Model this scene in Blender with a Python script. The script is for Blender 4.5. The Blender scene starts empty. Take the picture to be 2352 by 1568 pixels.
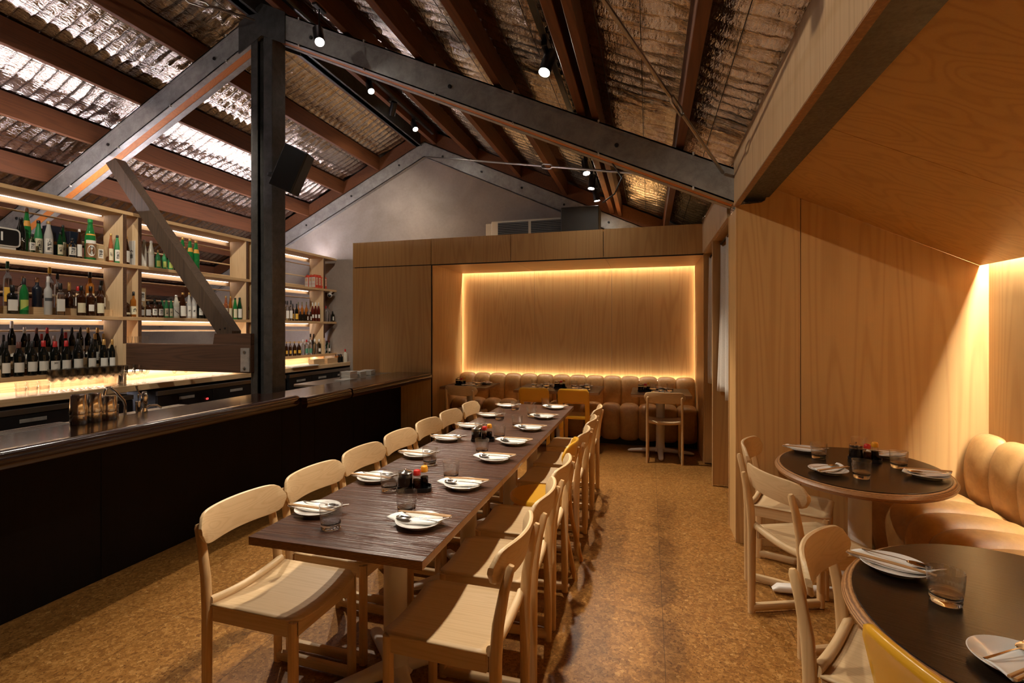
import bpy, bmesh, math, random
from math import sin, cos, pi, radians, atan2, sqrt, hypot
from mathutils import Vector, Matrix, noise
random.seed(7)
SC = bpy.context.scene
COL = SC.collection
V = Vector
# ---------------------------------------------------------------- mesh helpers
class MB:
    def __init__(self):
        self.v = []; self.f = []; self.s = []
    def add(self, vs, fs, smooth=False):
        o = len(self.v)
        self.v += [tuple(p) for p in vs]
        self.f += [tuple(i + o for i in f) for f in fs]
        self.s += [smooth] * len(fs)
        return self
    def box(self, x0, x1, y0, y1, z0, z1, b=0.0):
        if x0 > x1: x0, x1 = x1, x0
        if y0 > y1: y0, y1 = y1, y0
        if z0 > z1: z0, z1 = z1, z0
        if b <= 0:
            vs = [(x0,y0,z0),(x1,y0,z0),(x1,y1,z0),(x0,y1,z0),(x0,y0,z1),(x1,y0,z1),(x1,y1,z1),(x0,y1,z1)]
            return self.add(vs, [(0,3,2,1),(4,5,6,7),(0,1,5,4),(1,2,6,5),(2,3,7,6),(3,0,4,7)])
        b = min(b, (x1-x0)*.49, (y1-y0)*.49, (z1-z0)*.49)
        vs = []; X = (x0,x1); Y = (y0,y1); Z = (z0,z1); idx = {}
        for i in (0,1):
            for j in (0,1):
                for k in (0,1):
                    dx, dy, dz = (b,-b)[i], (b,-b)[j], (b,-b)[k]
                    idx[i,j,k] = len(vs)
                    vs += [(X[i],Y[j]+dy,Z[k]+dz),(X[i]+dx,Y[j],Z[k]+dz),(X[i]+dx,Y[j]+dy,Z[k])]
        fs = []
        def q(*a): fs.append(a)
        I = idx
        q(I[0,0,0]+0,I[0,0,1]+0,I[0,1,1]+0,I[0,1,0]+0); q(I[1,0,0]+0,I[1,1,0]+0,I[1,1,1]+0,I[1,0,1]+0)
        q(I[0,0,0]+1,I[1,0,0]+1,I[1,0,1]+1,I[0,0,1]+1); q(I[0,1,0]+1,I[0,1,1]+1,I[1,1,1]+1,I[1,1,0]+1)
        q(I[0,0,0]+2,I[0,1,0]+2,I[1,1,0]+2,I[1,0,0]+2); q(I[0,0,1]+2,I[1,0,1]+2,I[1,1,1]+2,I[0,1,1]+2)
        for a in (0,1):
            for c in (0,1):
                q(I[a,c,0]+0,I[a,c,0]+1,I[a,c,1]+1,I[a,c,1]+0)
                q(I[a,0,c]+0,I[a,0,c]+2,I[a,1,c]+2,I[a,1,c]+0)
                q(I[0,a,c]+1,I[0,a,c]+2,I[1,a,c]+2,I[1,a,c]+1)
        for i in (0,1):
            for j in (0,1):
                for k in (0,1): fs.append((I[i,j,k],I[i,j,k]+1,I[i,j,k]+2))
        return self.add(vs, fs)
    def prism(self, poly, axis, a0, a1):
        # poly: list of 2d points; extruded along axis 0/1/2 from a0 to a1
        n = len(poly)
        def P(p, a):
            return (a,p[0],p[1]) if axis==0 else (p[0],a,p[1]) if axis==1 else (p[0],p[1],a)
        vs = [P(p,a0) for p in poly] + [P(p,a1) for p in poly]
        fs = [tuple(range(n-1,-1,-1)), tuple(range(n,2*n))]
        fs += [(i,(i+1)%n,(i+1)%n+n,i+n) for i in range(n)]
        return self.add(vs, fs)
    def lathe(self, prof, n=24, c=(0,0,0), smooth=True, ribs=None):
        vs = []; fs = []
        m = len(prof)
        for k,(r,z) in enumerate(prof):
            for i in range(n):
                a = 2*pi*i/n
                rr = r*(ribs(k,a) if ribs else 1)
                vs.append((c[0]+rr*cos(a), c[1]+rr*sin(a), c[2]+z))
        for k in range(m-1):
            for i in range(n):
                j = (i+1)%n
                fs.append((k*n+i,k*n+j,(k+1)*n+j,(k+1)*n+i))
        if prof[0][0] > 1e-5: fs.append(tuple(range(n-1,-1,-1)))
        if prof[-1][0] > 1e-5: fs.append(tuple((m-1)*n+i for i in range(n)))
        return self.add(vs, fs, smooth)
    def sweep(self, path, sec, up=(0,0,1), scale=None, smooth=True, cap=True, closed=False):
        # sec: list of (a,b) 2d section, a along side, b along up-ish
        path = [V(p) for p in path]; n = len(sec); vs = []; fs = []
        L = len(path)
        for k,p in enumerate(path):
            if closed: t = (path[(k+1)%L]-path[k-1])
            else: t = (path[min(k+1,L-1)]-path[max(k-1,0)])
            t.normalize()
            u = V(up)
            s = t.cross(u)
            if s.length < 1e-4: s = t.cross(V((0,1,0)))
            s.normalize(); w = s.cross(t)
            sc = scale[k] if scale else 1
            if not isinstance(sc, tuple): sc = (sc,sc)
            for a,b in sec: vs.append(p + s*(a*sc[0]) + w*(b*sc[1]))
        for k in range(L if closed else L-1):
            k2 = (k+1)%L
            for i in range(n):
                j = (i+1)%n
                fs.append((k*n+i,k*n+j,k2*n+j,k2*n+i))
        if cap and not closed:
            fs.append(tuple(range(n-1,-1,-1))); fs.append(tuple((L-1)*n+i for i in range(n)))
        return self.add(vs, fs, smooth)
    def tube(self, path, r, n=10, scale=None, **k):
        return self.sweep(path, [(r*cos(2*pi*i/n), r*sin(2*pi*i/n)) for i in range(n)], scale=scale, **k)
    def grid(self, P, smooth=True, closed_u=False):
        nu = len(P); nv = len(P[0]); vs = [p for r in P for p in r]; fs = []
        for i in range(nu if closed_u else nu-1):
            i2 = (i+1)%nu
            for j in range(nv-1):
                fs.append((i*nv+j,i2*nv+j,i2*nv+j+1,i*nv+j+1))
        return self.add(vs, fs, smooth)
    def build(self, name, mat, parent=None, loc=None, rotz=None, autosmooth=True, mat_world=None):
        me = bpy.data.meshes.new(name)
        me.from_pydata([tuple(p) for p in self.v], [], self.f)
        me.polygons.foreach_set('use_smooth', self.s)
        bm = bmesh.new(); bm.from_mesh(me); bmesh.ops.recalc_face_normals(bm, faces=bm.faces)
        if any(self.s) and autosmooth:
            for e in bm.edges:
                if len(e.link_faces)==2 and e.calc_face_angle(0) > 0.75: e.smooth = False
        bm.to_mesh(me); bm.free(); me.update()
        if mat is not None: me.materials.append(mat)
        o = bpy.data.objects.new(name, me); COL.objects.link(o)
        if parent is not None: o.parent = parent
        if loc is not None: o.location = loc
        if rotz is not None: o.rotation_euler = (0,0,rotz)
        return o
def rrect(w, h, r, n=4):
    r = min(r, w/2-1e-4, h/2-1e-4); out = []
    for cx_, cy_, a0 in ((w/2-r,h/2-r,0),(-w/2+r,h/2-r,pi/2),(-w/2+r,-h/2+r,pi),(w/2-r,-h/2+r,3*pi/2)):
        for i in range(n+1):
            a = a0 + i*(pi/2)/n; out.append((cx_+r*cos(a), cy_+r*sin(a)))
    return out
def tag(o, label, cat, group=None, kind=None):
    o['label'] = label; o['category'] = cat
    if group: o['group'] = group
    if kind: o['kind'] = kind
    return o
def struct(o, label=None):
    o['kind'] = 'structure'
    if label: o['label'] = label
    return o
def empty(name, loc=(0,0,0), rotz=0, label=None, cat=None, group=None):
    o = bpy.data.objects.new(name, None); COL.objects.link(o)
    o.location = loc; o.rotation_euler = (0,0,rotz)
    if label: tag(o, label, cat, group)
    return o
def copy_tree(o, parent=None):
    c = o.copy(); COL.objects.link(c); c.parent = parent
    for ch in list(o.children): copy_tree(ch, c)
    return c
ORD = ['zeroth','first','second','third','fourth','fifth','sixth','seventh','eighth','ninth','tenth','eleventh','twelfth','thirteenth','fourteenth','fifteenth','sixteenth','seventeenth','eighteenth','nineteenth']
def ordn(n):
    if n < 20: return ORD[n]
    t = ['','','twenty','thirty','forty','fifty','sixty'][n//10]
    return (t[:-1]+'ieth') if n%10==0 else t+'-'+ORD[n%10]
# ---------------------------------------------------------------- materials
def newmat(name):
    m = bpy.data.materials.new(name); m.use_nodes = True
    nt = m.node_tree; b = nt.nodes['Principled BSDF']
    return m, nt, b
def setp(b, **k):
    for n, v in k.items():
        n = n.replace('_',' ')
        if n in b.inputs: b.inputs[n].default_value = v
def plain(name, col, rough=.5, metal=0, **k):
    m, nt, b = newmat(name); setp(b, Base_Color=(*col,1), Roughness=rough, Metallic=metal)
    for n, v in k.items(): setp(b, **{n: v})
    return m
def node(nt, t, **k):
    n = nt.nodes.new(t)
    for a, v in k.items(): setattr(n, a, v)
    return n
def coords(nt, scale=(1,1,1), rot=(0,0,0), kind='Object'):
    tc = node(nt,'ShaderNodeTexCoord'); mp = node(nt,'ShaderNodeMapping')
    mp.inputs['Scale'].default_value = scale; mp.inputs['Rotation'].default_value = rot
    nt.links.new(tc.outputs[kind], mp.inputs['Vector']); return mp.outputs['Vector']
def tex(nt, vec, scale, detail=3, rough=.5, dist=0):
    n = node(nt,'ShaderNodeTexNoise'); n.inputs['Scale'].default_value = scale
    n.inputs['Detail'].default_value = detail; n.inputs['Roughness'].default_value = rough; n.inputs['Distortion'].default_value = dist
    nt.links.new(vec, n.inputs['Vector']); return n.outputs['Fac']
def ramp(nt, fac, stops):
    r = node(nt,'ShaderNodeValToRGB'); e = r.color_ramp.elements
    while len(e) < len(stops): e.new(.5)
    for i,(p,c) in enumerate(stops):
        e[i].position = p; e[i].color = (*c,1) if len(c)==3 else c
    nt.links.new(fac, r.inputs['Fac']); return r.outputs['Color']
def mathn(nt, op, a, b=None, **k):
    n = node(nt,'ShaderNodeMath', operation=op)
    for i, x in enumerate((a,b)):
        if x is None: continue
        if isinstance(x,(int,float)): n.inputs[i].default_value = x
        else: nt.links.new(x, n.inputs[i])
    return n.outputs[0]
def mix(nt, fac, a, b, bt='MIX'):
    n = node(nt,'ShaderNodeMix', data_type='RGBA', blend_type=bt)
    for i, x in ((0,fac),(6,a),(7,b)):
        if isinstance(x,(int,float)): n.inputs[i].default_value = x
        elif isinstance(x,tuple): n.inputs[i].default_value = (*x,1)
        else: nt.links.new(x, n.inputs[i])
    return n.outputs[2]
def bump(nt, b, h, strength=.2, dist=.01):
    n = node(nt,'ShaderNodeBump'); n.inputs['Strength'].default_value = strength; n.inputs['Distance'].default_value = dist
    nt.links.new(h, n.inputs['Height']); nt.links.new(n.outputs[0], b.inputs['Normal'])
ST = .05
def wood(name, light, dark, axis='z', cath=1.0, fine=1.0, rough=.45, amt=.5, bmp=.1, kind='Object', coat=0, spec=.5):
    # veneer with long grain along `axis`; contour lines of a stretched noise give cathedral figure
    m, nt, b = newmat(name)
    s = {'x':(ST,1,1),'y':(1,ST,1),'z':(1,1,ST)}[axis]
    v1 = coords(nt, tuple(q*3.2*cath for q in s), kind=kind)
    f = tex(nt, v1, 1.6, 1.2, .35, .0)
    ring = mathn(nt,'SINE', mathn(nt,'MULTIPLY', f, 80.0))
    ring = mathn(nt,'POWER', mathn(nt,'ADD', mathn(nt,'MULTIPLY', ring, .5), .5), 2.5)
    s2 = {'x':(2,170,170),'y':(170,2,170),'z':(170,170,2)}[axis]
    v2 = coords(nt, tuple(q*fine for q in s2), kind=kind)
    fb = tex(nt, v2, 1.0, 2, .6)
    big = tex(nt, v1, .8, 2)
    f3 = mathn(nt,'ADD', mathn(nt,'MULTIPLY', ring, .45), mathn(nt,'MULTIPLY', fb, .55))
    f3 = mathn(nt,'ADD', mathn(nt,'MULTIPLY', f3, .8), mathn(nt,'MULTIPLY', big, .35))
    mid = tuple((a+c)/2 for a,c in zip(light,dark))
    c = ramp(nt, f3, [(0,light),(.45,tuple(l*(1-amt*.35)+d*amt*.35 for l,d in zip(light,dark))),(1,tuple(l*(1-amt)+d*amt for l,d in zip(light,dark)))])
    nt.links.new(c, b.inputs['Base Color']); setp(b, Roughness=rough, Coat_Weight=coat, Coat_Roughness=.12, Specular_IOR_Level=spec)
    if bmp: bump(nt, b, mathn(nt,'ADD', fb, mathn(nt,'MULTIPLY', ring, .5)) if bmp > .5 else fb, min(bmp,1), .002 if bmp < .5 else .004)
    return m
M = {}
M['veneer'] = wood('ash_veneer_upright', (.66,.41,.165), (.44,.225,.07), 'z', 1.15, 1, .42, .75)
M['veneer_x'] = wood('ash_veneer_sloping', (.66,.39,.135), (.40,.19,.05), 'x', 1.0, 1, .42, .7)
M['board'] = wood('pine_faced_board', (.66,.45,.25), (.42,.23,.10), 'z', 1.3, 1, .5, .8)
M['chair'] = wood('ash_chair_along', (.70,.50,.28), (.52,.33,.155), 'x', 3.0, 1.5, .45, .7, .1)
M['chair_y'] = wood('ash_chair_across', (.70,.50,.28), (.52,.33,.155), 'y', 3.0, 1.5, .45, .7, .1)
M['chair_z'] = wood('ash_chair_upright', (.72,.48,.24), (.52,.30,.12), 'z', 3.0, 1.5, .45, .7, .1)
M['table'] = wood('dark_stained_oak', (.090,.036,.020), (.018,.007,.004), 'x', 2.2, 1.0, .30, .95, .9, spec=.30)
M['table_round'] = wood('blackened_oak', (.018,.011,.007), (.007,.004,.0025), 'y', 2.2, .8, .25, .8, .22, spec=.4)
M['shelf'] = wood('shelf_ply', (.62,.42,.22), (.36,.20,.09), 'y', 2.5, 1, .5, .7)
M['shelf_side'] = wood('shelf_upright_ply', (.72,.53,.31), (.50,.32,.16), 'z', 2.5, 1, .5, .6)
M['counter'] = wood('counter_oak', (.66,.49,.29), (.42,.26,.12), 'y', 2.0, 1, .4, .7)
M['bartop'] = wood('walnut_bar_top', (.036,.014,.009), (.012,.005,.0035), 'y', 2.0, 1, .16, .8, .02, coat=.35)
M['barpanel'] = wood('dark_bar_front', (.006,.003,.002), (.002,.001,.0008), 'z', 1.5, 1, .55, .8, .05, spec=.15)
M['darktimber'] = wood('old_dark_timber', (.115,.055,.028), (.035,.015,.008), 'x', 2.0, .6, .6, .95, .4)
M['bracetimber'] = wood('weathered_brace', (.080,.050,.030), (.024,.013,.007), 'z', 2.0, .6, .6, .95, .4)
M['purlin'] = wood('oregon_purlin', (.17,.058,.018), (.07,.022,.008), 'y', 1.6, .7, .6, .8, .3)
M['orange'] = wood('oregon_infill', (.62,.21,.04), (.36,.11,.022), 'x', 1.6, .7, .55, .7, .25)
M['yellow'] = plain('yellow_lacquer', (.72,.36,.02), .32, Coat_Weight=.3)
M['yellowleg'] = wood('honey_birch_leg', (.55,.27,.06), (.38,.16,.03), 'z', 3, 1.5, .4, .6, .05)
M['white'] = plain('white_powdercoat', (.72,.66,.60), .45)
M['porcelain'] = plain('white_porcelain', (.80,.77,.72), .12, Coat_Weight=.6)
M['napkin'] = plain('white_paper_napkin', (.82,.80,.76), .85)
M['steel'] = plain('polished_steel', (.66,.63,.58), .12, 1)
M['bsteel'] = plain('brushed_steel', (.40,.37,.34), .32, 1)
M['chop'] = plain('bamboo_chopstick', (.52,.30,.13), .5)
M['black'] = plain('black_metal', (.008,.008,.009), .35)
M['blackmat'] = plain('black_matt', (.006,.006,.007), .6)
M['wire'] = plain('dark_wire', (.04,.03,.025), .5, .5)
M['plaster_white'] = plain('warm_white_plastic', (.62,.60,.56), .4)
M['red'] = plain('red_cap', (.55,.02,.015), .3)
M['orangecap'] = plain('yellow_orange_cap', (.85,.36,.02), .3)
M['soy'] = plain('soy_sauce', (.006,.003,.002), .08)
M['kraft'] = plain('kraft_card', (.42,.29,.15), .7)
M['navy'] = plain('navy_card', (.008,.012,.028), .4)
M['greycard'] = plain('grey_card', (.50,.48,.44), .6)
M['ink'] = plain('black_ink', (.01,.01,.01), .6)
M['inkw'] = plain('white_ink', (.8,.8,.78), .6)
M['inkred'] = plain('red_ink', (.55,.05,.02), .6)
M['inkor'] = plain('orange_ink', (.75,.32,.05), .6)
def glass(name, col, rough=.0, ior=1.45, tr=1):
    return plain(name, col, rough, 0, Transmission_Weight=tr, IOR=ior)
def thin_glass(name, fac=.5):
    m, nt, b = newmat(name); setp(b, Base_Color=(1,1,1,1), Roughness=0, Transmission_Weight=1, IOR=1.45)
    tr = node(nt,'ShaderNodeBsdfTransparent'); tr.inputs[0].default_value = (.99,.99,.99,1)
    gl = node(nt,'ShaderNodeBsdfGlossy'); gl.inputs['Roughness'].default_value = .02
    lw = node(nt,'ShaderNodeLayerWeight'); lw.inputs['Blend'].default_value = .5
    fo = mathn(nt,'ADD', mathn(nt,'MULTIPLY', mathn(nt,'POWER', lw.outputs['Facing'], 3.5), .75), .045)
    m1 = node(nt,'ShaderNodeMixShader'); nt.links.new(fo, m1.inputs[0]); nt.links.new(tr.outputs[0], m1.inputs[1]); nt.links.new(gl.outputs[0], m1.inputs[2])
    m2 = node(nt,'ShaderNodeMixShader'); m2.inputs[0].default_value = fac; nt.links.new(m1.outputs[0], m2.inputs[1]); nt.links.new(b.outputs[0], m2.inputs[2])
    nt.links.new(m2.outputs[0], nt.nodes['Material Output'].inputs[0]); return m
M['glass'] = thin_glass('clear_glass', .07)
M['g_clear'] = glass('clear_bottle_glass', (.93,.95,.94), .02)
M['g_green'] = glass('green_bottle_glass', (.03,.33,.08), .04, 1.4, .55)
M['g_greenfrost'] = glass('frosted_green_glass', (.05,.30,.11), .35, 1.3, .25)
M['g_darkgreen'] = plain('dark_green_glass', (.006,.045,.014), .06)
M['g_brown'] = plain('dark_brown_glass', (.030,.009,.003), .06)
M['g_redbrown'] = plain('red_brown_glass', (.10,.012,.006), .06)
M['g_black'] = plain('near_black_glass', (.005,.006,.005), .06)
M['g_navy'] = plain('navy_glazed_glass', (.006,.010,.020), .3)
M['g_frost'] = glass('frosted_glass', (.72,.72,.70), .45, 1.3, .4)
M['g_cloudy'] = plain('cloudy_rice_liquor', (.66,.64,.54), .25)
M['g_rose'] = glass('rose_liquor', (.75,.25,.12), .02, 1.4, .7)
M['g_amber'] = glass('amber_liquor', (.60,.20,.03), .02, 1.4, .6)
caps = {'black':(.01,.01,.011),'white':(.75,.73,.70),'gold':(.50,.30,.10),'silver':(.55,.53,.50),'red':(.45,.02,.02),'green':(.02,.30,.06),'paper':(.55,.42,.36),
 'darkgreen':(.02,.10,.05),'copper':(.42,.22,.11),'yellow':(.75,.45,.05),'brown':(.12,.04,.03),'navy':(.02,.03,.06),'olive':(.16,.14,.07),'redbrown':(.18,.03,.02)}
for k, c in caps.items(): M['c_'+k] = plain(k+'_bottle_cap', c, .35, .6 if k in ('gold','silver','copper') else 0)
labs = {'white':(.72,.70,.64),'cream':(.66,.60,.42),'grey':(.45,.44,.42),'gold':(.62,.30,.04),'amber':(.72,.42,.05),'lime':(.45,.52,.12),'green':(.10,.30,.20),'blackband':(.06,.065,.07)}
for k, c in labs.items(): M['l_'+k] = plain(k+'_bottle_label', c, .6)

def emis(name, col, st, base=(.8,.8,.8)):
    m, nt, b = newmat(name); setp(b, Base_Color=(*base,1), Emission_Color=(*col,1), Emission_Strength=st); return m
def cork():
    m, nt, b = newmat('cork_tiles')
    v = coords(nt)
    vo = node(nt,'ShaderNodeTexVoronoi'); vo.inputs['Scale'].default_value = 75; vo.feature = 'F1'
    nz = node(nt,'ShaderNodeTexNoise'); nz.inputs['Scale'].default_value = 60; nz.inputs['Detail'].default_value = 3
    nt.links.new(v, nz.inputs['Vector'])
    mp = node(nt,'ShaderNodeVectorMath', operation='MULTIPLY_ADD'); nt.links.new(nz.outputs['Color'], mp.inputs[0]); mp.inputs[1].default_value = (.03,.03,.03); nt.links.new(v, mp.inputs[2])
    nt.links.new(mp.outputs[0], vo.inputs['Vector'])
    c1 = ramp(nt, vo.outputs['Color'], [(0,(.17,.064,.012)),(.5,(.33,.145,.030)),(.85,(.48,.235,.062)),(1,(.64,.38,.13))])
    n2 = tex(nt, v, 22, 4, .7)
    c2 = mix(nt, mathn(nt,'MULTIPLY', n2, .55), c1, (.16,.070,.018))
    dark = ramp(nt, tex(nt, v, 130, 2, .5), [(.30,(.25,.22,.2)),(.40,(1,1,1))])
    c3 = mix(nt, 1, c2, dark, 'MULTIPLY')
    # tile joints every .61 m
    sx = node(nt,'ShaderNodeSeparateXYZ'); nt.links.new(v, sx.inputs[0])
    def line(o, off):
        t = mathn(nt,'FRACT', mathn(nt,'MULTIPLY', mathn(nt,'ADD', o, off), 1/.61))
        return mathn(nt,'LESS_THAN', mathn(nt,'ABSOLUTE', mathn(nt,'SUBTRACT', t, .5)), .0022)
    ln = mathn(nt,'MAXIMUM', line(sx.outputs[0], .235), line(sx.outputs[1], .1))
    c4 = mix(nt, mathn(nt,'MULTIPLY', ln, .8), c3, (.07,.03,.01))
    nt.links.new(c4, b.inputs['Base Color']); setp(b, Roughness=.34, Coat_Weight=.12, Coat_Roughness=.25)
    bump(nt, b, n2, .12, .002)
    return m
M['cork'] = cork()
def concrete():
    m, nt, b = newmat('rendered_wall')
    v = coords(nt); a = tex(nt, v, 1.3, 4, .6, .4); f = tex(nt, v, 26, 5, .7)
    c = ramp(nt, mathn(nt,'ADD', mathn(nt,'MULTIPLY', a, .75), mathn(nt,'MULTIPLY', f, .25)), [(.3,(.27,.225,.195)),(.7,(.44,.375,.33))])
    nt.links.new(c, b.inputs['Base Color']); setp(b, Roughness=.8); bump(nt, b, f, .15, .003); return m
M['wall'] = concrete()
def galv(name='galvanised_steel', lo=.05, hi=.13, rough=.5):
    m, nt, b = newmat(name)
    v = coords(nt); a = tex(nt, v, 9, 5, .7, .3); f = tex(nt, v, 60, 3, .6)
    c = ramp(nt, a, [(.3,(lo*1.05,lo,lo*.93)),(.7,(hi*1.03,hi,hi*.95))])
    nt.links.new(c, b.inputs['Base Color']); r = ramp(nt, f, [(.3,(rough-.1,)*3),(.7,(rough+.15,)*3)])
    nt.links.new(r, b.inputs['Roughness']); setp(b, Metallic=.35); bump(nt, b, f, .08, .002); return m
M['galv'] = galv('galvanised_steel', .24, .42, .42)
M['darksteel'] = galv('dark_steel', .035, .085, .40)
def foil():
    m, nt, b = newmat('crinkled_foil')
    a = tex(nt, coords(nt, (1,3,1)), 16, 4, .65, .8); f = tex(nt, coords(nt,(5,1,5)), 10, 3, .6, .3)
    c = ramp(nt, f, [(.25,(.44,.37,.31)),(.75,(.72,.66,.60))])
    nt.links.new(c, b.inputs['Base Color']); setp(b, Metallic=1.0, Roughness=.12)
    bump(nt, b, mathn(nt,'ADD', a, f), .26, .03); return m
M['foil'] = foil()
def leather():
    m, nt, b = newmat('tan_leather')
    v = coords(nt); a = tex(nt, v, 3.5, 4, .65, .3); f = tex(nt, v, 140, 3, .6); g = tex(nt, v, 22, 4, .7, .8)
    c = ramp(nt, mathn(nt,'ADD', mathn(nt,'MULTIPLY', a, .6), mathn(nt,'MULTIPLY', g, .4)), [(.3,(.32,.150,.038)),(.7,(.58,.33,.12))])
    nt.links.new(c, b.inputs['Base Color']); setp(b, Roughness=.42, Coat_Weight=.15, Coat_Roughness=.4)
    bump(nt, b, mathn(nt,'ADD', mathn(nt,'MULTIPLY', f,.3), g), .12, .004); return m
M['leather'] = leather()
def ply_edge():
    m, nt, b = newmat('plywood_edge')
    v = coords(nt,(1,1,1)); sx = node(nt,'ShaderNodeSeparateXYZ'); nt.links.new(v, sx.inputs[0])
    w = mathn(nt,'SINE', mathn(nt,'MULTIPLY', sx.outputs[2], 2*pi/.0052))
    n = tex(nt, coords(nt,(8,8,60)), 8, 3)
    c = ramp(nt, mathn(nt,'ADD', mathn(nt,'MULTIPLY', w, .35), n), [(.2,(.17,.070,.022)),(.8,(.46,.235,.095))])
    nt.links.new(c, b.inputs['Base Color']); setp(b, Roughness=.4, Coat_Weight=.3); return m
M['plyedge'] = ply_edge()
def cloth():
    m, nt, b = newmat('linen_curtain'); v = coords(nt); f = tex(nt, coords(nt,(200,200,200)), 1, 2)
    c = ramp(nt, f, [(.3,(.50,.44,.38)),(.7,(.62,.56,.49))]); nt.links.new(c, b.inputs['Base Color']); setp(b, Roughness=.9)
    bump(nt, b, f, .2, .001); return m
M['linen'] = cloth()
WARM = (1.0,.88,.70); SHW = (1.0,.90,.86)
M['led_warm'] = emis('warm_led_strip', WARM, 120)
M['led_low'] = emis('warm_bench_led_strip', WARM, 12)
M['led_side'] = emis('warm_side_led_strip', WARM, 9)
M['led_booth'] = emis('booth_led_strip', (1.0,.93,.80), 200)
M['led_shelf'] = emis('shelf_led_strip', SHW, 5.5)
M['led_counter'] = emis('counter_led_strip', (1.0,.84,.66), 15)
M['led_cool'] = emis('cool_led_strip', (.95,.90,1.0), 34)
M['lamp'] = emis('spot_lens', (1,.93,.82), 120)
M['redled'] = emis('red_led_digits', (1,.05,.05), 4, (.1,0,0))
# ================================================================= SETTING
XR, ZR, SLL, SLR = -3.45, 4.76, .49, .465       # ridge x, foil height at ridge, slopes
def zf(x): return ZR - (SLL*(XR-x) if x < XR else SLR*(x-XR))
YB, YF, XL, XRW = 7.42, -2.2, -9.9, 2.03
struct(MB().box(XL, 3.2, YF, 8.2, -.05, 0).build('floor', M['cork']), 'speckled cork tile floor with fine joints')
g = [(XL,0),(3.2,0),(3.2,zf(3.2)),(XR,ZR),(XL,zf(XL))]
struct(MB().prism(g, 1, YB, YB+.12).build('wall_back', M['wall']), 'grey rendered gable wall above the timber niche')
struct(MB().prism(g, 1, YF-.1, YF).build('wall_front', M['wall']))
struct(MB().box(XL-.1, XL, YF, YB, 0, zf(XL)).build('wall_left', M['wall']), 'low grey eaves wall behind the bar shelves')
# booth right wall and end wall
struct(MB().box(XRW, XRW+.04, YF, 3.85, 0, 2.1).build('wall_right', M['veneer']), 'ash veneer wall behind the leather booth bench')
bw = MB()
bw.prism([(.59,0),(.990,0),(.990,2.392),(.787,2.492),(.787,2.43),(.775,2.395),(.75,2.381),(.63,2.374),(.59,2.372)], 1, 3.85, 3.875)
bw.prism([(.995,0),(XRW,0),(XRW,1.99),(1.985,1.897),(.995,2.388)], 1, 3.85, 3.875)
struct(bw.build('wall_booth', M['veneer']), 'tall ash veneer end wall of the booth with one dark vertical joint')
struct(MB().box(.592, 2.1, 3.875, 4.172, 0, 2.36).build('wall_booth_core', M['veneer']))
struct(MB().box(.586, .592, 3.848, 3.856, 0, 2.37).box(.586,.592,4.168,4.176,0,2.36).build('trim_1', M['chair_z']))
struct(MB().box(.594, 1.9, 5.18, 5.205, .012, 2.345).build('wall_passage', M['veneer']), 'ash veneer partition between the two cloth curtains')
struct(MB().box(.586, .594, 5.178, 5.207, 0, 2.345).build('trim_2', M['chair_z']))
struct(MB().box(.602, 1.9, 6.0, 6.025, .012, 2.345).build('wall_niche_end', M['veneer']))
struct(MB().box(1.9, 1.94, 4.17, 6.03, 0, 2.4).build('wall_passage_side', M['veneer']))
struct(MB().box(.60, 1.94, 4.17, 6.03, 2.345, 2.37).build('ceiling_passage', M['veneer']))
struct(MB().box(.575, .60, 4.176, 6.0, 2.352, 2.70).build('trim_3', M['board']), 'pale timber header board above the two cloth curtains')
# booth sloping ceiling: two boards with a joint, slot for the light strip at the low edge
def zc(x): return 2.492 - .4962*(x-.787)
def ceil_board(y0, y1):
    m = MB(); x0, x1 = .745, 1.984
    m.add([(x0,y0,zc(x0)),(x1,y0,zc(x1)),(x1,y1,zc(x1)),(x0,y1,zc(x0)),(x0,y0,zc(x0)+.02),(x1,y0,zc(x1)+.02),(x1,y1,zc(x1)+.02),(x0,y1,zc(x0)+.02)],
          [(0,3,2,1),(4,5,6,7),(0,1,5,4),(1,2,6,5),(2,3,7,6),(3,0,4,7)]); return m
cb = ceil_board(2.762, 3.85); cb2 = ceil_board(YF, 2.757); cb.add(cb2.v, cb2.f)
struct(cb.build('ceiling_booth', M['veneer_x']), 'sloping ash veneer ceiling over the booth')
struct(MB().box(1.99, 2.2, YF, 3.85, 2.08, 2.10).box(.787, 2.2, YF, 3.9, 2.62, 2.64).build('ceiling_booth_void', M['blackmat']))
o = MB().box(1.998, 2.028, YF, 3.84, 2.02, 2.03).build('led_strip', M['led_booth'])
tag(o, 'hidden warm light strip along the low edge of the booth ceiling', 'light strip')
# fascia board facing the room, with ply edge, and the dark steel beam behind it
fa = empty('fascia_board', (.59,3.8,2.5), 0, 'long pale timber fascia board above the booth opening', 'board')
b = MB().box(-.015, .015, YF-3.8, .05, -.128, .215); b.build('face_board', M['board'], fa)
MB().box(-.015, .020, YF-3.8, .05, -.136, -.128).build('ply_edge', M['plyedge'], fa)
o = MB().box(.625, .76, YF, 3.95, 2.42, 2.66).box(.62,.80,YF,3.95,2.415,2.43).build('steel_beam', M['darksteel'])
tag(o, 'dark steel beam in the gap between fascia board and booth ceiling', 'beam')
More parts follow.
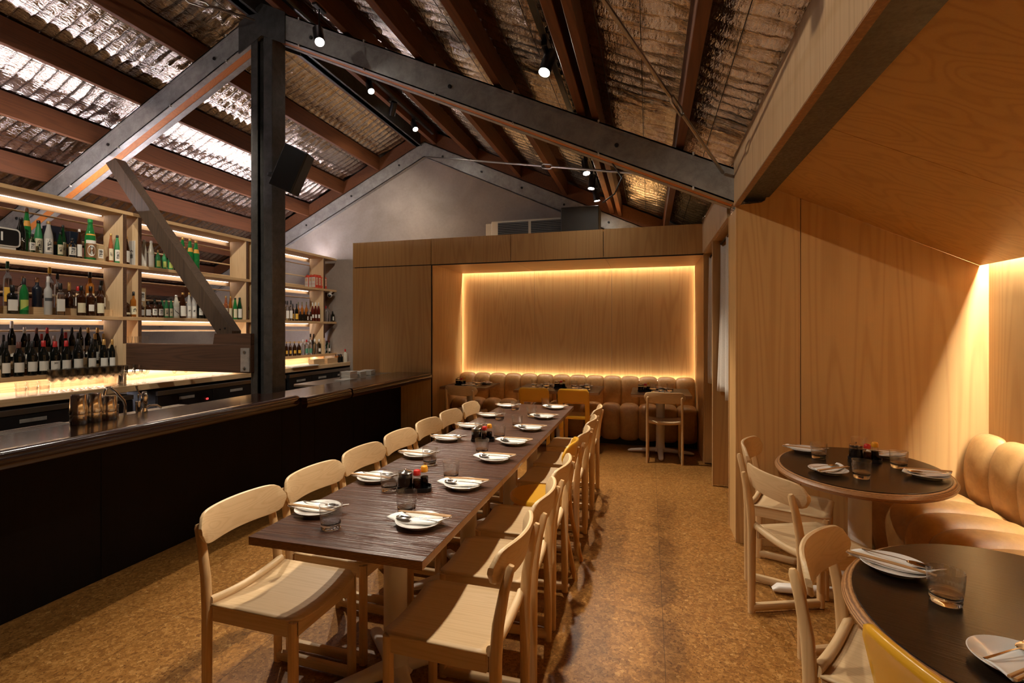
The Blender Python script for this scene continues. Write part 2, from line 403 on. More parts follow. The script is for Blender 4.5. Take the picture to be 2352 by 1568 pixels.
# ------------------------------------------------- timber niche at the back
NX0, NX1, NYF, NYB, NZ = -2.712, .588, 6.0, 7.17, 2.345
struct(MB().box(-3.88, -2.722, 5.995, 6.02, .0, 2.333).build('wall_niche_left', M['veneer']), 'tall plain ash veneer panel left of the lit niche')
struct(MB().box(-3.88, -3.86, 6.02, YB, 0, 2.675).box(-3.86,-2.75,6.04,6.05,0,2.6).build('wall_niche_return', M['veneer']))
struct(MB().box(-2.722, -2.712, 6.004, 6.03, 0, 2.345).box(-3.86,.585,6.005,6.03,2.333,2.345).box(-3.86,.585,6.022,6.03,2.34,2.67).build('trim_4', M['blackmat']))
for i,(a,c) in enumerate([(-3.88,-2.722),(-2.714,-1.648),(-1.640,-.516),(-.508,.578)]):
    struct(MB().box(a, c, 5.995, 6.02, 2.345, 2.678).build('trim_%d' % (5+i), M['veneer']))
struct(MB().box(-3.88, .60, 6.02, YB, 2.655, 2.675).build('ceiling_niche_top', M['veneer']))
struct(MB().box(NX0-.02, NX0, 6.02, 7.125, 0, NZ).build('wall_niche_side', M['veneer']), 'left side wall of the niche')
struct(MB().box(NX1, NX1+.012, 6.0, 7.125, 0, NZ+.0).build('wall_niche_right', M['veneer']), 'right side wall of the niche')
nb = MB()
for a,c in ((NX0-.09,-1.604),(-1.600,-.499),(-.495,NX1+.09)): nb.box(a, c, NYB, NYB+.02, 0, 2.56)
struct(nb.build('wall_niche_back', M['veneer']), 'glowing ash veneer back wall of the niche in three panels')
nc = MB()
for a,c in ((NX0,-1.604),(-1.600,-.499),(-.495,NX1)): nc.box(a, c, 6.02, 7.128, NZ, NZ+.02)
struct(nc.build('ceiling_niche', M['veneer_x']), 'flat ash veneer ceiling of the niche')
struct(MB().box(NX0-.09, NX1+.09, 7.05, 7.17, 2.52, 2.54).box(NX0-.11,NX0-.09,7.0,7.17,0,2.54).box(NX1+.09,NX1+.11,7.0,7.17,0,2.54).box(NX0-.1,NX0-.02,7.0,7.02,0,2.54).box(NX1+.012,NX1+.1,7.0,7.02,0,2.54).build('trim_9', M['veneer']))
for nm, bx in (('along the top of the glowing niche wall',(NX0+.01,NX1-.01,7.14,7.158,2.455,2.465)),('up the left edge of the niche wall',(NX0-.05,NX0-.04,7.14,7.158,.5,2.42)),
               ('up the right edge of the niche wall',(NX1+.04,NX1+.05,7.14,7.158,.5,2.42)),('behind the top of the niche bench',(NX0+.05,NX1-.05,7.12,7.14,.80,.808))):
    tag(MB().box(*bx).build('led_strip', M['led_side' if 'edge' in nm else 'led_low' if 'bench' in nm else 'led_warm']), 'warm light strip hidden ' + nm, 'light strip')
# ------------------------------------------------- foil ceiling between purlins
PL = [-3.62,-4.285,-4.97,-5.65,-6.345,-7.03,-7.72,-8.41,-9.1]     # left purlin lines (visible bottom edge x)
PR = [-3.30,-2.60,-1.90,-1.20,-.525,.195,.9]
def foil_bay(m, xa, xb, seed, near):
    nt_ = 16; ys = [YF + k*.0125 for k in range(int((YB-YF)/.0125)+1)]
    rows = []
    for y in ys:
        r = []
        for i in range(nt_+1):
            t = i/nt_; x = xa + (xb-xa)*t
            edge = sin(pi*t)
            ph = noise.noise(V((x*1.1, y*.55, seed)))*3.2 + noise.noise(V((x*4, y*2.2, seed+9)))*.9
            per = .105 if xb < XR+.01 else .118
            fr0 = (y/per + ph*.175) % 1.0; rb = 1 - sin(pi*fr0**(.62 if not near else 1))
            amp = .034*(.75 + .6*noise.noise(V((x*2.5, y*1.3, seed+5))))
            if near:      # quilted look over the wire mesh
                q = abs(sin(pi*x/.165 + .3*noise.noise(V((x*3,y*3,2)))))
                amp *= .35 + .75*q**.6
            h = amp*(1-rb**1.3)*1.05 if not near else amp*(1-rb**1.6)
            for tk in (.33,.67): h *= 1 - .45*math.exp(-((t-tk)/.05)**2)
            h += .011*noise.noise(V((x*9, y*16, seed+2)))
            sag = (.030 + .012*noise.noise(V((y*.8, seed, 1))))*edge
            r.append((x, y, zf(x) - sag + (h-.004)*min(1, edge*3)))
        rows.append(r)
    m.grid(rows)
def wires(m, xa, xb):
    for tk in (.33,.67):
        x = xa+(xb-xa)*tk
        m.tube([(x, YF, zf(x)-.040), (x, 2, zf(x)-.042), (x, 5, zf(x)-.040), (x, YB, zf(x)-.038)], .0022, 4, smooth=False)
fl = MB(); wl = MB()
allL = [XR]+PL+[XL]
for i in range(len(allL)-1):
    foil_bay(fl, allL[i], allL[i+1], i*3.1, i < 3); wires(wl, allL[i], allL[i+1])
o = struct(fl.build('ceiling_left', M['foil'], autosmooth=False), 'crinkled silver foil insulation over the bar')
struct(wl.build('safety_mesh', M['wire'], o)); 
fr_ = MB(); wr = MB()
allR = [XR]+PR+[1.6,2.4,3.2]
for i in range(len(allR)-1):
    foil_bay(fr_, allR[i], allR[i+1], 40+i*2.7, False); wires(wr, allR[i], allR[i+1])
o = struct(fr_.build('ceiling_right', M['foil'], autosmooth=False), 'crinkled silver foil insulation over the dining tables')
struct(wr.build('safety_mesh', M['wire'], o))
# purlins run along the room; the visible lower edge sits on the rafters
def purlin(x, side, w=.048, h=.215, label='', x1=None):
    z1 = zf(x) - .012; 
    o = MB().box(-w/2, w/2, YF, YB, -h, 0, .003).build('roof_purlin', M['purlin'])
    o.location = (x + side*0, 0, z1); return o
names = {0:'nearest the ridge'}
for i, x in enumerate(PL):
    tag(purlin(x, 0), 'reddish roof purlin over the bar, %s down from the ridge' % ordn(i+1), 'roof beam', 'purlins over the bar')
for i, x in enumerate(PR[:-1]):
    tag(purlin(x+.024, 0, .06), 'reddish roof purlin over the tables, %s down from the ridge' % ordn(i+1), 'roof beam', 'purlins over the tables')
tag(purlin(-.39, 0, .05), 'second reddish purlin paired beside the black light track', 'roof beam', 'purlins over the tables')
# ------------------------------------------------- portal frame: steel channels either side of an orange timber
YN = 3.84      # near face
def rafter(side, name, label, y0, wide=True, lo=None, zapex=4.262):
    sl = SLR if side > 0 else SLL
    x0 = XR; x1 = .575 if side > 0 else -9.0
    if lo is not None: x1 = lo
    r = empty(name, (x0, y0, zapex), 0, label, 'beam')
    L = (x1-x0); dz = -sl*abs(L); H = .245
    def bar(ya, yb, za, zb):
        return MB().add([(0,ya,za),(L,ya,za+dz),(L,ya,zb+dz),(0,ya,zb),(0,yb,za),(L,yb,za+dz),(L,yb,zb+dz),(0,yb,zb)],
                        [(0,1,2,3),(7,6,5,4),(0,4,5,1),(3,2,6,7),(0,3,7,4),(1,5,6,2)])
    def chan(ya, yb, near):
        m = bar(ya if near else yb-.008, ya+.008 if near else yb, 0, H)
        for z in ((0,.012),(H-.012,H)):
            k = bar(ya, yb, *z); m.add(k.v, k.f)
        # small return lips
        return m
    if wide:
        chan(0, .062, True).build('steel_channel', M['galv'], r)
        bar(.062, .138, .004, H-.02).build('timber_infill', M['orange'], r)
        chan(.138, .20, False).build('steel_channel', M['galv'], r)
        k = bar(-.003, 0, H*.80, H*.83); k.build('rolled_edge', M['galv'], r)
        m = MB(); n = int(abs(L)/.62)
        for i in range(1, n+1):
            t = (i-.4)/n
            for zz in (0, H):
                m.box(L*t-.006, L*t+.006, -.006, .012, dz*t+zz-.012, dz*t+zz+.010)
        m.build('clip', M['plaster_white'], r)
        m = MB()
        for i in range(1, n//2+1):
            t = (i*2-1.2)/n
            m.lathe([(0,0),(.016,0),(.016,.012),(.0,.014)], 8, (0,0,0))
            q = len(m.v)-32
            for j in range(q, len(m.v)):
                x,y,z = m.v[j]; m.v[j] = (L*t+x, -z, dz*t+H*.45+y)
        m.build('bolt', M['black'], r)
    else:
        chan(0, .07, True).build('steel_channel', M['galv'], r)
        m = MB()
        for i in range(6):
            t = .08+i*.16
            m.lathe([(0,0),(.016,0),(.016,.012),(.0,.014)], 8, (0,0,0))
            q = len(m.v)-32
            for j in range(q, len(m.v)):
                x,y,z = m.v[j]; m.v[j] = (L*t+x, -z, dz*t+H*.5+y)
        m.build('bolt', M['black'], r)
    return r
rafter(-1, 'steel_rafter', 'galvanised steel rafter with orange timber core sloping down over the bar', YN)
rafter(1, 'steel_rafter', 'dark steel rafter with orange timber edge sloping over the dining tables', YN)
rafter(-1, 'gable_rafter', 'steel edge rafter along the left slope of the gable wall', YB-.075, False)
rafter(1, 'gable_rafter', 'steel edge rafter along the right slope of the gable wall', YB-.075, False)
# orange timber under the foil at the gable
for sd, nm in ((-1,'left'),(1,'right')):
    L = -5.2 if sd<0 else 4.1; sl = SLL if sd<0 else SLR; dz = -sl*abs(L)
    o = MB().add([(0,0,0),(L,0,dz),(L,0,dz+.21),(0,0,.21),(0,.05,0),(L,.05,dz),(L,.05,dz+.21),(0,.05,.21)],[(0,1,2,3),(7,6,5,4),(0,4,5,1),(3,2,6,7),(0,3,7,4),(1,5,6,2)]).build('gable_batten', M['purlin'], loc=(XR,YB-.062,4.51))
    tag(o, 'reddish timber batten on top of the gable rafter, %s slope' % nm, 'beam')
# ridge connection plates, ridge beam
rp = empty('ridge_plate', (XR, YN-.012, 4.2), 0, 'dark steel apex plates where the two rafters meet the post', 'plate')
MB().prism([(-.26,-.10),(0,.03),(.26,-.09),(.26,.20),(0,.33),(-.26,.19)], 1, 0, .01).build('plate', M['darksteel'], rp)
MB().prism([(-.26,-.10),(0,.03),(.26,-.09),(.26,.20),(0,.33),(-.26,.19)], 1, .215, .225).build('plate', M['darksteel'], rp)
o = MB().box(-.035, .035, YF, YB-.08, 0, .20).box(-.06,.06,YF,YB-.08,0,.012).build('ridge_beam', M['darksteel'], loc=(XR-.10,0,4.44))
tag(o, 'dark ridge beam running along the apex above the light track', 'beam')
# post: rolled steel section with flanges seen from the room side
PX, PY = -3.445, 3.93
po = empty('steel_post', (PX, PY, 0), 0, 'tall dark steel post rising from behind the bar to the roof apex', 'post')
MB().box(-.135,-.122,-.09,.10,0,4.30,.003).box(-.122,.02,-.04,-.028,0,4.30).box(-.122,-.06,-.09,-.078,0,4.3,.003).build('column', M['darksteel'], po)
MB().box(.005,.105,-.088,.09,0,4.28,.004).build('box_section', M['darksteel'], po)
sp = empty('wall_speaker', (-3.04,3.74,2.91), 0, 'black loudspeaker tilted down on a bracket fixed to the steel post', 'speaker')
k = MB().box(-.105,.105,-.10,.10,-.19,.19,.006).build('cabinet', M['blackmat'], sp); k.rotation_euler = (.12, .42, .42)
k2 = MB().box(-.098,.098,-.108,-.100,-.182,.182,.003).build('grille', M['black'], sp); k2.rotation_euler = k.rotation_euler
MB().tube([(-.20,.02,-.02),(-.15,.0,-.02),(-.06,0,-.01)], .022, 8).lathe([(0,0),(.05,0),(.05,.02),(0,.022)],12,(-.2,0,-.03)).build('bracket', M['black'], sp)
# horizontal dark timber beam and diagonal brace
hb = empty('timber_beam', (-4.34, 3.86, 1.225), 0, 'heavy dark timber beam across the bar shelving into the post', 'beam')
MB().box(-.745, .80, -.07, .07, -.132, .132, .006).build('beam', M['darktimber'], hb)
MB().box(.70, .80, -.084, -.07, -.12, .10, .002).build('end_plate', M['galv'], hb)
m = MB()
for z in (-.085,.065):
    m.lathe([(0,0),(.014,0),(.014,.012),(0,.014)],8); 
    for j in range(len(m.v)-32, len(m.v)):
        x,y,zz = m.v[j]; m.v[j] = (.75+x, -.084-zz, z+y)
m.build('bolt', M['bsteel'], hb)
MB().prism([(.36,.132),(.38,.235),(.56,.235),(.80,.235),(.80,.132)],1,-.065,.065).build('seat_block', M['darktimber'], hb)
br = empty('timber_brace', (-3.9, 3.86, 1.44), 0, 'weathered diagonal timber brace from the beam up to the left rafter', 'brace')
MB().prism([(-.045,.015),(.0,-.05),(.13,.02),(.13,.045),(-1.36,1.82),(-1.49,1.78)], 1, -.050, .060).build('brace', M['bracetimber'], br)
m = MB()
for x,z in ((-.01,.06),(.05,.07)):
    m.lathe([(0,0),(.009,0),(.009,.008),(0,.01)],8)
    for j in range(len(m.v)-32, len(m.v)):
        a,b_,c_ = m.v[j]; m.v[j] = (x+a, -.050-c_, z+b_)
m.build('bolt', M['black'], br)
# tie rods with turnbuckles
def tierod(a, b, tb, label):
    a, b = V(a), V(b); c = a.lerp(b, tb); d = (b-a).normalized()
    r = empty('tie_rod', a, 0, label, 'rod')
    MB().tube([V((0,0,0)), c-a-d*.09], .011, 8).tube([c-a+d*.09, b-a], .011, 8).build('rod', M['bsteel'], r)
    up = V((0,0,1)); s = d.cross(up).normalized(); w = s.cross(d)
    m = MB()
    for q in (-1,1): m.tube([c-a-d*.10, c-a-d*.07+w*q*.022, c-a+d*.07+w*q*.022, c-a+d*.10], .008, 8)
    m.build('turnbuckle', M['bsteel'], r)
tierod((-1.55,-.9,3.62),(.50,3.82,2.60),.83,'steel tie rod with turnbuckle crossing below the foil over the tables')
tierod((-3.40,7.30,4.24),(.50,4.06,2.62),.60,'thin steel tie rod with turnbuckle crossing from the gable apex')
tierod((-5.4,-.6,3.62),(-3.5,3.80,4.36),.9,'short steel tie rod reaching the apex plates from the left')
# ceiling lamp things
def aim(o, frm, to):
    d = (V(to)-V(frm)).normalized(); o.rotation_euler = d.to_track_quat('-Z','Y').to_euler(); return d
SP = []
def spot(loc, to, label, power, size=58, blend=.5, drop=.11, head=1.0):
    loc = V(loc); r = empty('track_spotlight', loc, 0, label, 'spotlight', 'black track spotlights')
    d = (V(to)-loc).normalized()
    R = .042*head; Lh = .17*head
    hd = MB().lathe([(0,Lh*.75),(R*.9,Lh*.75),(R,Lh*.70),(R,-Lh*.25),(R*.93,-Lh*.25),(R*.90,-Lh*.20),(0,-Lh*.20)], 20).build('lamp_head', M['black'], r)
    q = (-d).to_track_quat('Z','Y').to_euler(); hd.rotation_euler = q
    ln = MB().lathe([(0,-Lh*.222),(R*.80,-Lh*.222)], 20, smooth=False).build('lens', M['lamp'] if power else M['glass'], r); ln.rotation_euler = q
    MB().tube([(0,0,.02),(0,0,drop)], .007, 8).box(-.02,.02,-.07,.07,drop,drop+.035,.003).build('mount', M['black'], r)
    if power:
        l = bpy.data.lights.new('spot_lamp', 'SPOT'); l.energy = power; l.spot_size = radians(size); l.spot_blend = blend; l.shadow_soft_size = .028; l.color = (1,.87,.70)
        lo = bpy.data.objects.new('spot_lamp', l); COL.objects.link(lo); lo.location = loc + d*(Lh*.30); aim(lo, lo.location, to)
        SP.append(lo)
    return r
PW = 80
spot((-2.58,3.50,3.87), (-1.3,2.3,.7), 'blazing spotlight nearest the steel post under the apex', PW*1.7, 66, drop=.24)
spot((-3.19,5.30,4.37), (-1.4,3.9,.7), 'glowing track spotlight midway along the apex track', PW*1.6, 60)
spot((-3.20,6.50,4.38), (-1.4,5.3,.6), 'glowing track spotlight at the gable end of the apex track', PW*1.3, 60)
spot((-3.20,5.85,4.33), (-4.7,7.3,2.0), 'track spotlight turned away towards the gable wall', PW*.8, 110, 1.0)
spot((-.655,3.28,3.24), (-1.25,2.3,.7), 'lit track spotlight hanging in front of the dark rafter', PW*1.0, 60)
spot((-.65,4.35,3.16), (-1.2,4.2,1.0), 'black track spotlight turned away beside the hanging cable', PW*.55, 60)
spot((-.66,5.55,3.25), (-.2,4.6,0), 'downward track spotlight, first of three below the rafter', PW*1.6, 64)
spot((-.66,6.1,3.235), (-1.0,5.7,0), 'downward track spotlight, second of three below the rafter', PW*.6, 64)
spot((-.66,6.7,3.235), (-.3,6.75,.6), 'downward track spotlight, third of three below the rafter', PW*1.3, 80)
# two more on the same track just out of frame above the near tables, as the track carries on
spot((-.63,1.6,3.13), (-.75,1.7,.6), 'track spotlight above the near end of the long table', PW*.9, 66)
spot((-2.60,.9,3.9), (.9,2.5,1.6), 'spotlight under the second purlin turned towards the booth fascia', PW*1.2, 56)
spot((-3.12,1.0,4.20), (-5.1,3.3,1.6), 'track spotlight over the near end of the bar aimed at the shelves', PW*1.6, 70)
spot((-3.12,2.6,4.22), (-5.2,4.9,1.6), 'track spotlight over the bar aimed at the far shelves', PW*1.3, 46)
o = MB().box(-.018,.018,-1.0,7.0,0,.03).build('light_track', M['black'], loc=(-.655,0,3.39)); tag(o, 'black light track fixed along the purlin over the tables', 'track')
o = MB().box(-.018,.018,-1.0,7.1,0,.03).build('light_track', M['black'], loc=(-3.19,0,4.50)); tag(o, 'black light track hanging just below the roof apex', 'track')
o = MB().tube([(-.42,4.22,3.16),(-.36,4.1,2.95),(-.25,3.95,2.75),(-.19,3.80,2.62),(-.24,3.78,2.50),(-.33,3.79,2.44)], .006, 8).build('cable', M['black']); tag(o, 'looping black cable hanging over the dark rafter', 'cable')
o = MB().lathe([(0,-.05),(.025,-.045),(.045,-.02),(.05,.01),(.035,.045),(.0,.055)], 16).build('red_float', M['red'], loc=(-2.60,3.36,4.20)); tag(o, 'red round ball hanging at the top beside the bright spotlight', 'ball')
# things on top of the niche
ac = empty('air_conditioner', (-1.63,6.85,2.675), 0, 'pale air conditioner box with two dark grilles above the niche', 'air conditioner')
MB().box(-.52,.52,-.05,.35,.03,.36,.01).box(-.62,-.53,.0,.2,.03,.34,.005).build('casing', M['plaster_white'], ac)
MB().box(-.42,.02,-.056,-.05,.06,.33).build('grille', M['black'], ac); MB().box(.06,.48,-.056,-.05,.06,.33).build('grille', M['black'], ac)
m = MB()
for i in range(11):
    z = .075+i*.024; m.box(-.42,.02,-.062,-.056,z,z+.004).box(.06,.48,-.062,-.056,z,z+.004)
m.build('louvre', M['bsteel'], ac)
o = MB().box(-.25,.25,-.15,.15,0,.44,.01).build('subwoofer', M['blackmat'], loc=(-.87,6.75,2.675)); tag(o, 'black box loudspeaker on top of the niche beside the air conditioner', 'speaker')
# curtains
def noren(y0, y1, zb, label, seed):
    n = 60; rows = []; zt = 2.30
    for i in range(n+1):
        t = i/n; y = y0+(y1-y0)*t; r = []
        for k in range(19):
            s_ = k/18; z = zt + (zb-zt)*s_
            a = .010 + .022*s_
            x = .655 + a*sin(t*2*pi*3.4+seed+.6*s_) + .008*sin(t*17+seed*2+s_*3) 
            zz = z + (.020*sin(t*9+seed) - .02*abs(sin(t*pi*3)) if k == 18 else 0) - .05*(1-s_)*abs(sin(t*pi*2))
            r.append((x, y, zz))
        rows.append(r)
    e = empty('curtain', (0,0,0), 0, label, 'curtain', 'cloth curtains in the timber wall')
    c = MB().grid(rows).build('cloth', M['linen'], e, autosmooth=False); sm = c.modifiers.new('thick','SOLIDIFY'); sm.thickness = .003
    MB().tube([(.66,y0-.04,zt+.012),(.66,y1+.04,zt+.012)], .010, 10).build('rod', M['black'], e)
noren(4.23, 5.13, .93, 'off white cloth curtain in the opening nearer the booth', 1.2)
noren(5.25, 5.95, .95, 'off white cloth curtain in the opening nearer the niche', 3.1)
BOTTLES = [
('wine', 'black', 'black', 'white', '', 'dark wine bottle with black capsule in the rows behind', -5.25, 2.878, 1.16, 0.023, 0.294),
('wine', 'black', 'black', 'white', '', 'dark wine bottle with white label and a black squiggle', -5.13, 2.828, 1.1, 0.029, 0.3),
('wine', 'black', 'white', 'white', '', 'dark wine bottle with white capsule in the rows behind', -5.335, 2.982, 1.22, 0.028, 0.353),
('wine', 'black', 'brown', 'white', '', 'dark wine bottle with plain white label and dark capsule', -5.13, 2.917, 1.1, 0.036, 0.294),
('wine', 'black', 'silver', 'white', '', 'dark wine bottle with silver capsule in the rows behind', -5.335, 3.075, 1.22, 0.025, 0.299),
('wine', 'black', 'black', 'white', '', 'dark wine bottle with black capsule in the rows behind', -5.25, 3.057, 1.16, 0.026, 0.3),
('wine', 'black', 'black', 'white', '', 'dark wine bottle with white label and small shield above', -5.13, 3.013, 1.1, 0.035, 0.299),
('wine', 'black', 'brown', 'white', '', 'dark wine bottle with brown capsule in the rows behind', -5.335, 3.168, 1.22, 0.024, 0.295),
('wine', 'black', 'red', 'white', '', 'dark wine bottle with red capsule in the rows behind', -5.25, 3.156, 1.16, 0.024, 0.299),
('wine', 'black', 'red', 'white', '', 'dark wine bottle with red capsule and patterned label', -5.13, 3.098, 1.1, 0.036, 0.301),
('wine', 'black', 'red', 'white', '', 'dark wine bottle with red capsule in the rows behind', -5.335, 3.252, 1.22, 0.025, 0.296),
('wine', 'black', 'silver', 'white', '', 'dark wine bottle with silver capsule in the rows behind', -5.25, 3.255, 1.16, 0.028, 0.281),
('wine', 'black', 'red', 'white', '201', 'dark wine bottle with red capsule and a large printed number', -5.13, 3.188, 1.1, 0.037, 0.293),
('wine', 'black', 'navy', 'white', '', 'dark wine bottle with navy capsule in the rows behind', -5.335, 3.373, 1.22, 0.023, 0.292),
('wine', 'black', 'red', 'white', '', 'dark wine bottle with red capsule in the rows behind', -5.25, 3.35, 1.16, 0.029, 0.313),
('wine', 'black', 'red', 'white', '', 'dark wine bottle with red capsule and white label with small crest', -5.13, 3.278, 1.1, 0.036, 0.297),
('wine', 'black', 'black', 'white', '', 'dark wine bottle with black capsule in the rows behind', -5.335, 3.459, 1.22, 0.025, 0.3),
('wine', 'black', 'black', 'white', '', 'dark wine bottle with black capsule and torn looking white label', -5.13, 3.377, 1.1, 0.039, 0.311),
('wine', 'black', 'black', 'white', '', 'dark wine bottle with black capsule in the rows behind', -5.25, 3.457, 1.16, 0.03, 0.312),
('wine', 'black', 'black', 'white', '', 'dark wine bottle with black capsule in the rows behind', -5.335, 3.533, 1.22, 0.025, 0.301),
('wine', 'black', 'gold', 'white', '', 'dark wine bottle with gold capsule in the rows behind', -5.335, 3.604, 1.22, 0.028, 0.297),
('wine', 'black', 'black', 'white', '', 'dark wine bottle with black capsule and white label with blue mark', -5.13, 3.499, 1.1, 0.034, 0.312),
('wine', 'black', 'gold', 'white', '', 'dark wine bottle with gold capsule in the rows behind', -5.25, 3.61, 1.16, 0.03, 0.295),
('wine', 'black', 'gold', 'white', '', 'dark wine bottle with gold capsule in the rows behind', -5.335, 3.691, 1.22, 0.03, 0.297),
('wine', 'black', 'gold', 'white', '', 'dark wine bottle with gold capsule in the rows behind', -5.25, 3.688, 1.16, 0.025, 0.296),
('wine', 'black', 'gold', 'white', '', 'dark wine bottle with gold capsule and white label', -5.13, 3.609, 1.1, 0.033, 0.302),
('wine', 'black', 'gold', 'white', '', 'dark wine bottle with gold capsule and white label beside the upright', -5.13, 3.688, 1.1, 0.027, 0.301),
('spirit', 'rose', 'black', 'cream', '', 'rose bottle beside the steel post on the lowest shelf', -5.15, 6.147, 1.1, 0.022, 0.289),
('squat', 'brown', 'gold', 'ambersmall', '', 'brown bottle with yellow label', -5.15, 6.217, 1.1, 0.023, 0.22),
('squat', 'brown', 'gold', 'ambersmall', '', 'brown bottle with yellow label', -5.15, 6.297, 1.1, 0.025, 0.221),
('squat', 'brown', 'gold', 'ambersmall', '', 'brown bottle with yellow label', -5.15, 6.393, 1.1, 0.03, 0.219),
('squat', 'brown', 'gold', 'ambersmall', '', 'brown bottle with yellow label', -5.15, 6.493, 1.1, 0.032, 0.216),
('spirit', 'clear', 'white', 'none', '', 'clear bottle beside the yellow labels', -5.15, 6.59, 1.1, 0.023, 0.244),
('spirit', 'clear', 'red', 'greenlab', '', 'clear bottle with green label and red cap', -5.15, 6.672, 1.1, 0.029, 0.238),
('spirit', 'clear', 'white', 'greenlab', '', 'clear bottle with green label', -5.15, 6.765, 1.1, 0.029, 0.236),
('spirit', 'clear', 'black', 'none', '', 'tall clear bottle with black cap', -5.27, 6.924, 1.1, 0.026, 0.326),
('spirit', 'clear', 'black', 'none', '', 'tall clear bottle with black cap', -5.27, 7.01, 1.1, 0.028, 0.325),
('spirit', 'clear', 'white', 'none', '', 'clear bottle in front of black capped ones', -5.15, 6.874, 1.1, 0.031, 0.243),
('spirit', 'clear', 'black', 'none', '', 'tall clear bottle with black cap', -5.27, 7.102, 1.1, 0.027, 0.326),
('spirit', 'clear', 'white', 'whitesmall', '', 'clear bottle with small white label', -5.15, 6.983, 1.1, 0.03, 0.241),
('spirit', 'clear', 'black', 'none', '', 'tall clear bottle with black cap', -5.27, 7.18, 1.1, 0.026, 0.325),
('spirit', 'clear', 'red', 'whitesmall', '', 'clear round shouldered bottle with white label', -5.15, 7.102, 1.1, 0.037, 0.198),
('spirit', 'clear', 'black', 'none', '', 'tall clear bottle with black cap', -5.27, 7.268, 1.1, 0.027, 0.322),
('wine', 'darkgreen', 'black', 'whitesmall', '', 'dark green bottle at the end of the lowest shelf', -5.27, 7.36, 1.1, 0.028, 0.202),
('spirit', 'clear', 'redbrown', 'whitesmall', '', 'clear bottle with dark red cap at the end of the lowest shelf', -5.15, 7.246, 1.1, 0.028, 0.218),
('wine', 'brown', 'black', 'cream', '', 'dark brown bottle cut by the left edge', -5.15, 2.755, 1.628, 0.034, 0.285),
('spirit', 'clear', 'darkgreen', 'amber', '', 'tall clear bottle with yellow label and green stopper', -5.27, 2.917, 1.698, 0.029, 0.384),
('square', 'black', 'black', 'white', '', 'black squat square bottle with white framed label', -5.15, 2.883, 1.628, 0.035, 0.245),
('spirit', 'clear', 'copper', 'none', '', 'round shouldered clear bottle with copper cap behind the green one', -5.27, 3.027, 1.698, 0.035, 0.265),
('wine', 'green', 'black', 'scene', '', 'green bottle with a landscape label', -5.15, 2.966, 1.628, 0.03, 0.313),
('spirit', 'navy', 'copper', 'none', '', 'navy blue bottle with copper cap', -5.27, 3.133, 1.698, 0.035, 0.266),
('spirit', 'frost', 'white', 'blackband', '', 'frosted vodka type bottle with black lettering band', -5.15, 3.146, 1.628, 0.029, 0.345),
('spirit', 'clear', 'yellow', 'none', '', 'tall clear bottle with yellow cap', -5.27, 3.231, 1.698, 0.031, 0.371),
('spirit', 'clear', 'black', 'none', '', 'clear bottle with black cap behind the square one', -5.27, 3.295, 1.698, 0.028, 0.317),
('square', 'clear', 'black', 'white', '', 'square clear bottle with tall black cap and white label', -5.15, 3.243, 1.628, 0.033, 0.293),
('decanter', 'brown', 'gold', 'none', '', 'round dark decanter with flared gold neck', -5.278, 3.398, 1.698, 0.037, 0.25),
('square', 'clear', 'red', 'white', '', 'clear bottle with red cap', -5.262, 3.463, 1.698, 0.028, 0.214),
('spirit', 'brown', 'black', 'cream', '', 'dark brown rum type bottle with cream strip label', -5.15, 3.418, 1.628, 0.034, 0.285),
('spirit', 'amber', 'black', 'cream', '', 'tall amber bottle with black cap standing behind', -5.27, 3.577, 1.698, 0.036, 0.364),
('spirit', 'brown', 'black', 'whitesmall', '', 'dark brown bottle with small white picture label', -5.15, 3.501, 1.628, 0.034, 0.285),
('spirit', 'brown', 'black', 'cream', '', 'dark brown bottle with cream picture label', -5.15, 3.59, 1.628, 0.032, 0.301),
('spirit', 'brown', 'black', 'white', '', 'brown bottle with black cap behind the cream labelled one', -5.27, 3.684, 1.698, 0.033, 0.29),
('decanter', 'brown', 'gold', 'cream', '', 'cognac type bottle with long gold neck and cream label', -5.27, 3.811, 1.698, 0.042, 0.245),
('squat', 'brown', 'black', 'strip', '', 'very squat dark bottle with strip label', -5.158, 3.826, 1.628, 0.057, 0.201),
('spirit', 'amber', 'black', 'cream', '倉', 'amber whisky type bottle with cream label', -5.142, 3.918, 1.628, 0.034, 0.265),
('square', 'brown', 'silver', 'grey', '', 'small square brown bottle with grey label', -5.15, 4.004, 1.628, 0.027, 0.159),
('square', 'brown', 'black', 'grey', '', 'small square brown bottle with black cap and grey label', -5.15, 4.079, 1.628, 0.025, 0.169),
('flask', 'brown', 'black', 'white', '神鷹', 'small brown flask with white label', -5.15, 4.152, 1.628, 0.026, 0.174),
('sake', 'darkgreen', 'black', 'none', '', 'dark green bottle behind the brown flasks', -5.27, 4.249, 1.628, 0.025, 0.211),
('flask', 'brown', 'black', 'white', '神鷹', 'small brown flask with white label beside green bottles', -5.15, 4.225, 1.628, 0.025, 0.178),
('sake', 'greenfrost', 'black', 'none', '', 'green bottle behind the brown flasks', -5.27, 4.337, 1.628, 0.024, 0.218),
('sake', 'greenfrost', 'black', 'cream', '出羽', 'small frosted green bottle with cream label', -5.15, 4.291, 1.628, 0.022, 0.216),
('sake', 'greenfrost', 'black', 'cream', '桜', 'small frosted green bottle next to the white one', -5.15, 4.348, 1.628, 0.019, 0.219),
('sake', 'cloudy', 'silver', 'swoosh', '', 'white bottle with a black brush stroke', -5.15, 4.411, 1.628, 0.034, 0.261),
('sake', 'brown', 'gold', 'white', '一', 'brown sake bottle with white label below the brace', -5.15, 4.496, 1.628, 0.033, 0.295),
('sake', 'frost', 'gold', 'white', '吟', 'frosted white sake bottle with brush lettering', -5.15, 4.578, 1.628, 0.024, 0.301),
('sake', 'brown', 'gold', 'none', '', 'dark bottle behind the frosted pair', -5.27, 4.703, 1.628, 0.015, 0.29),
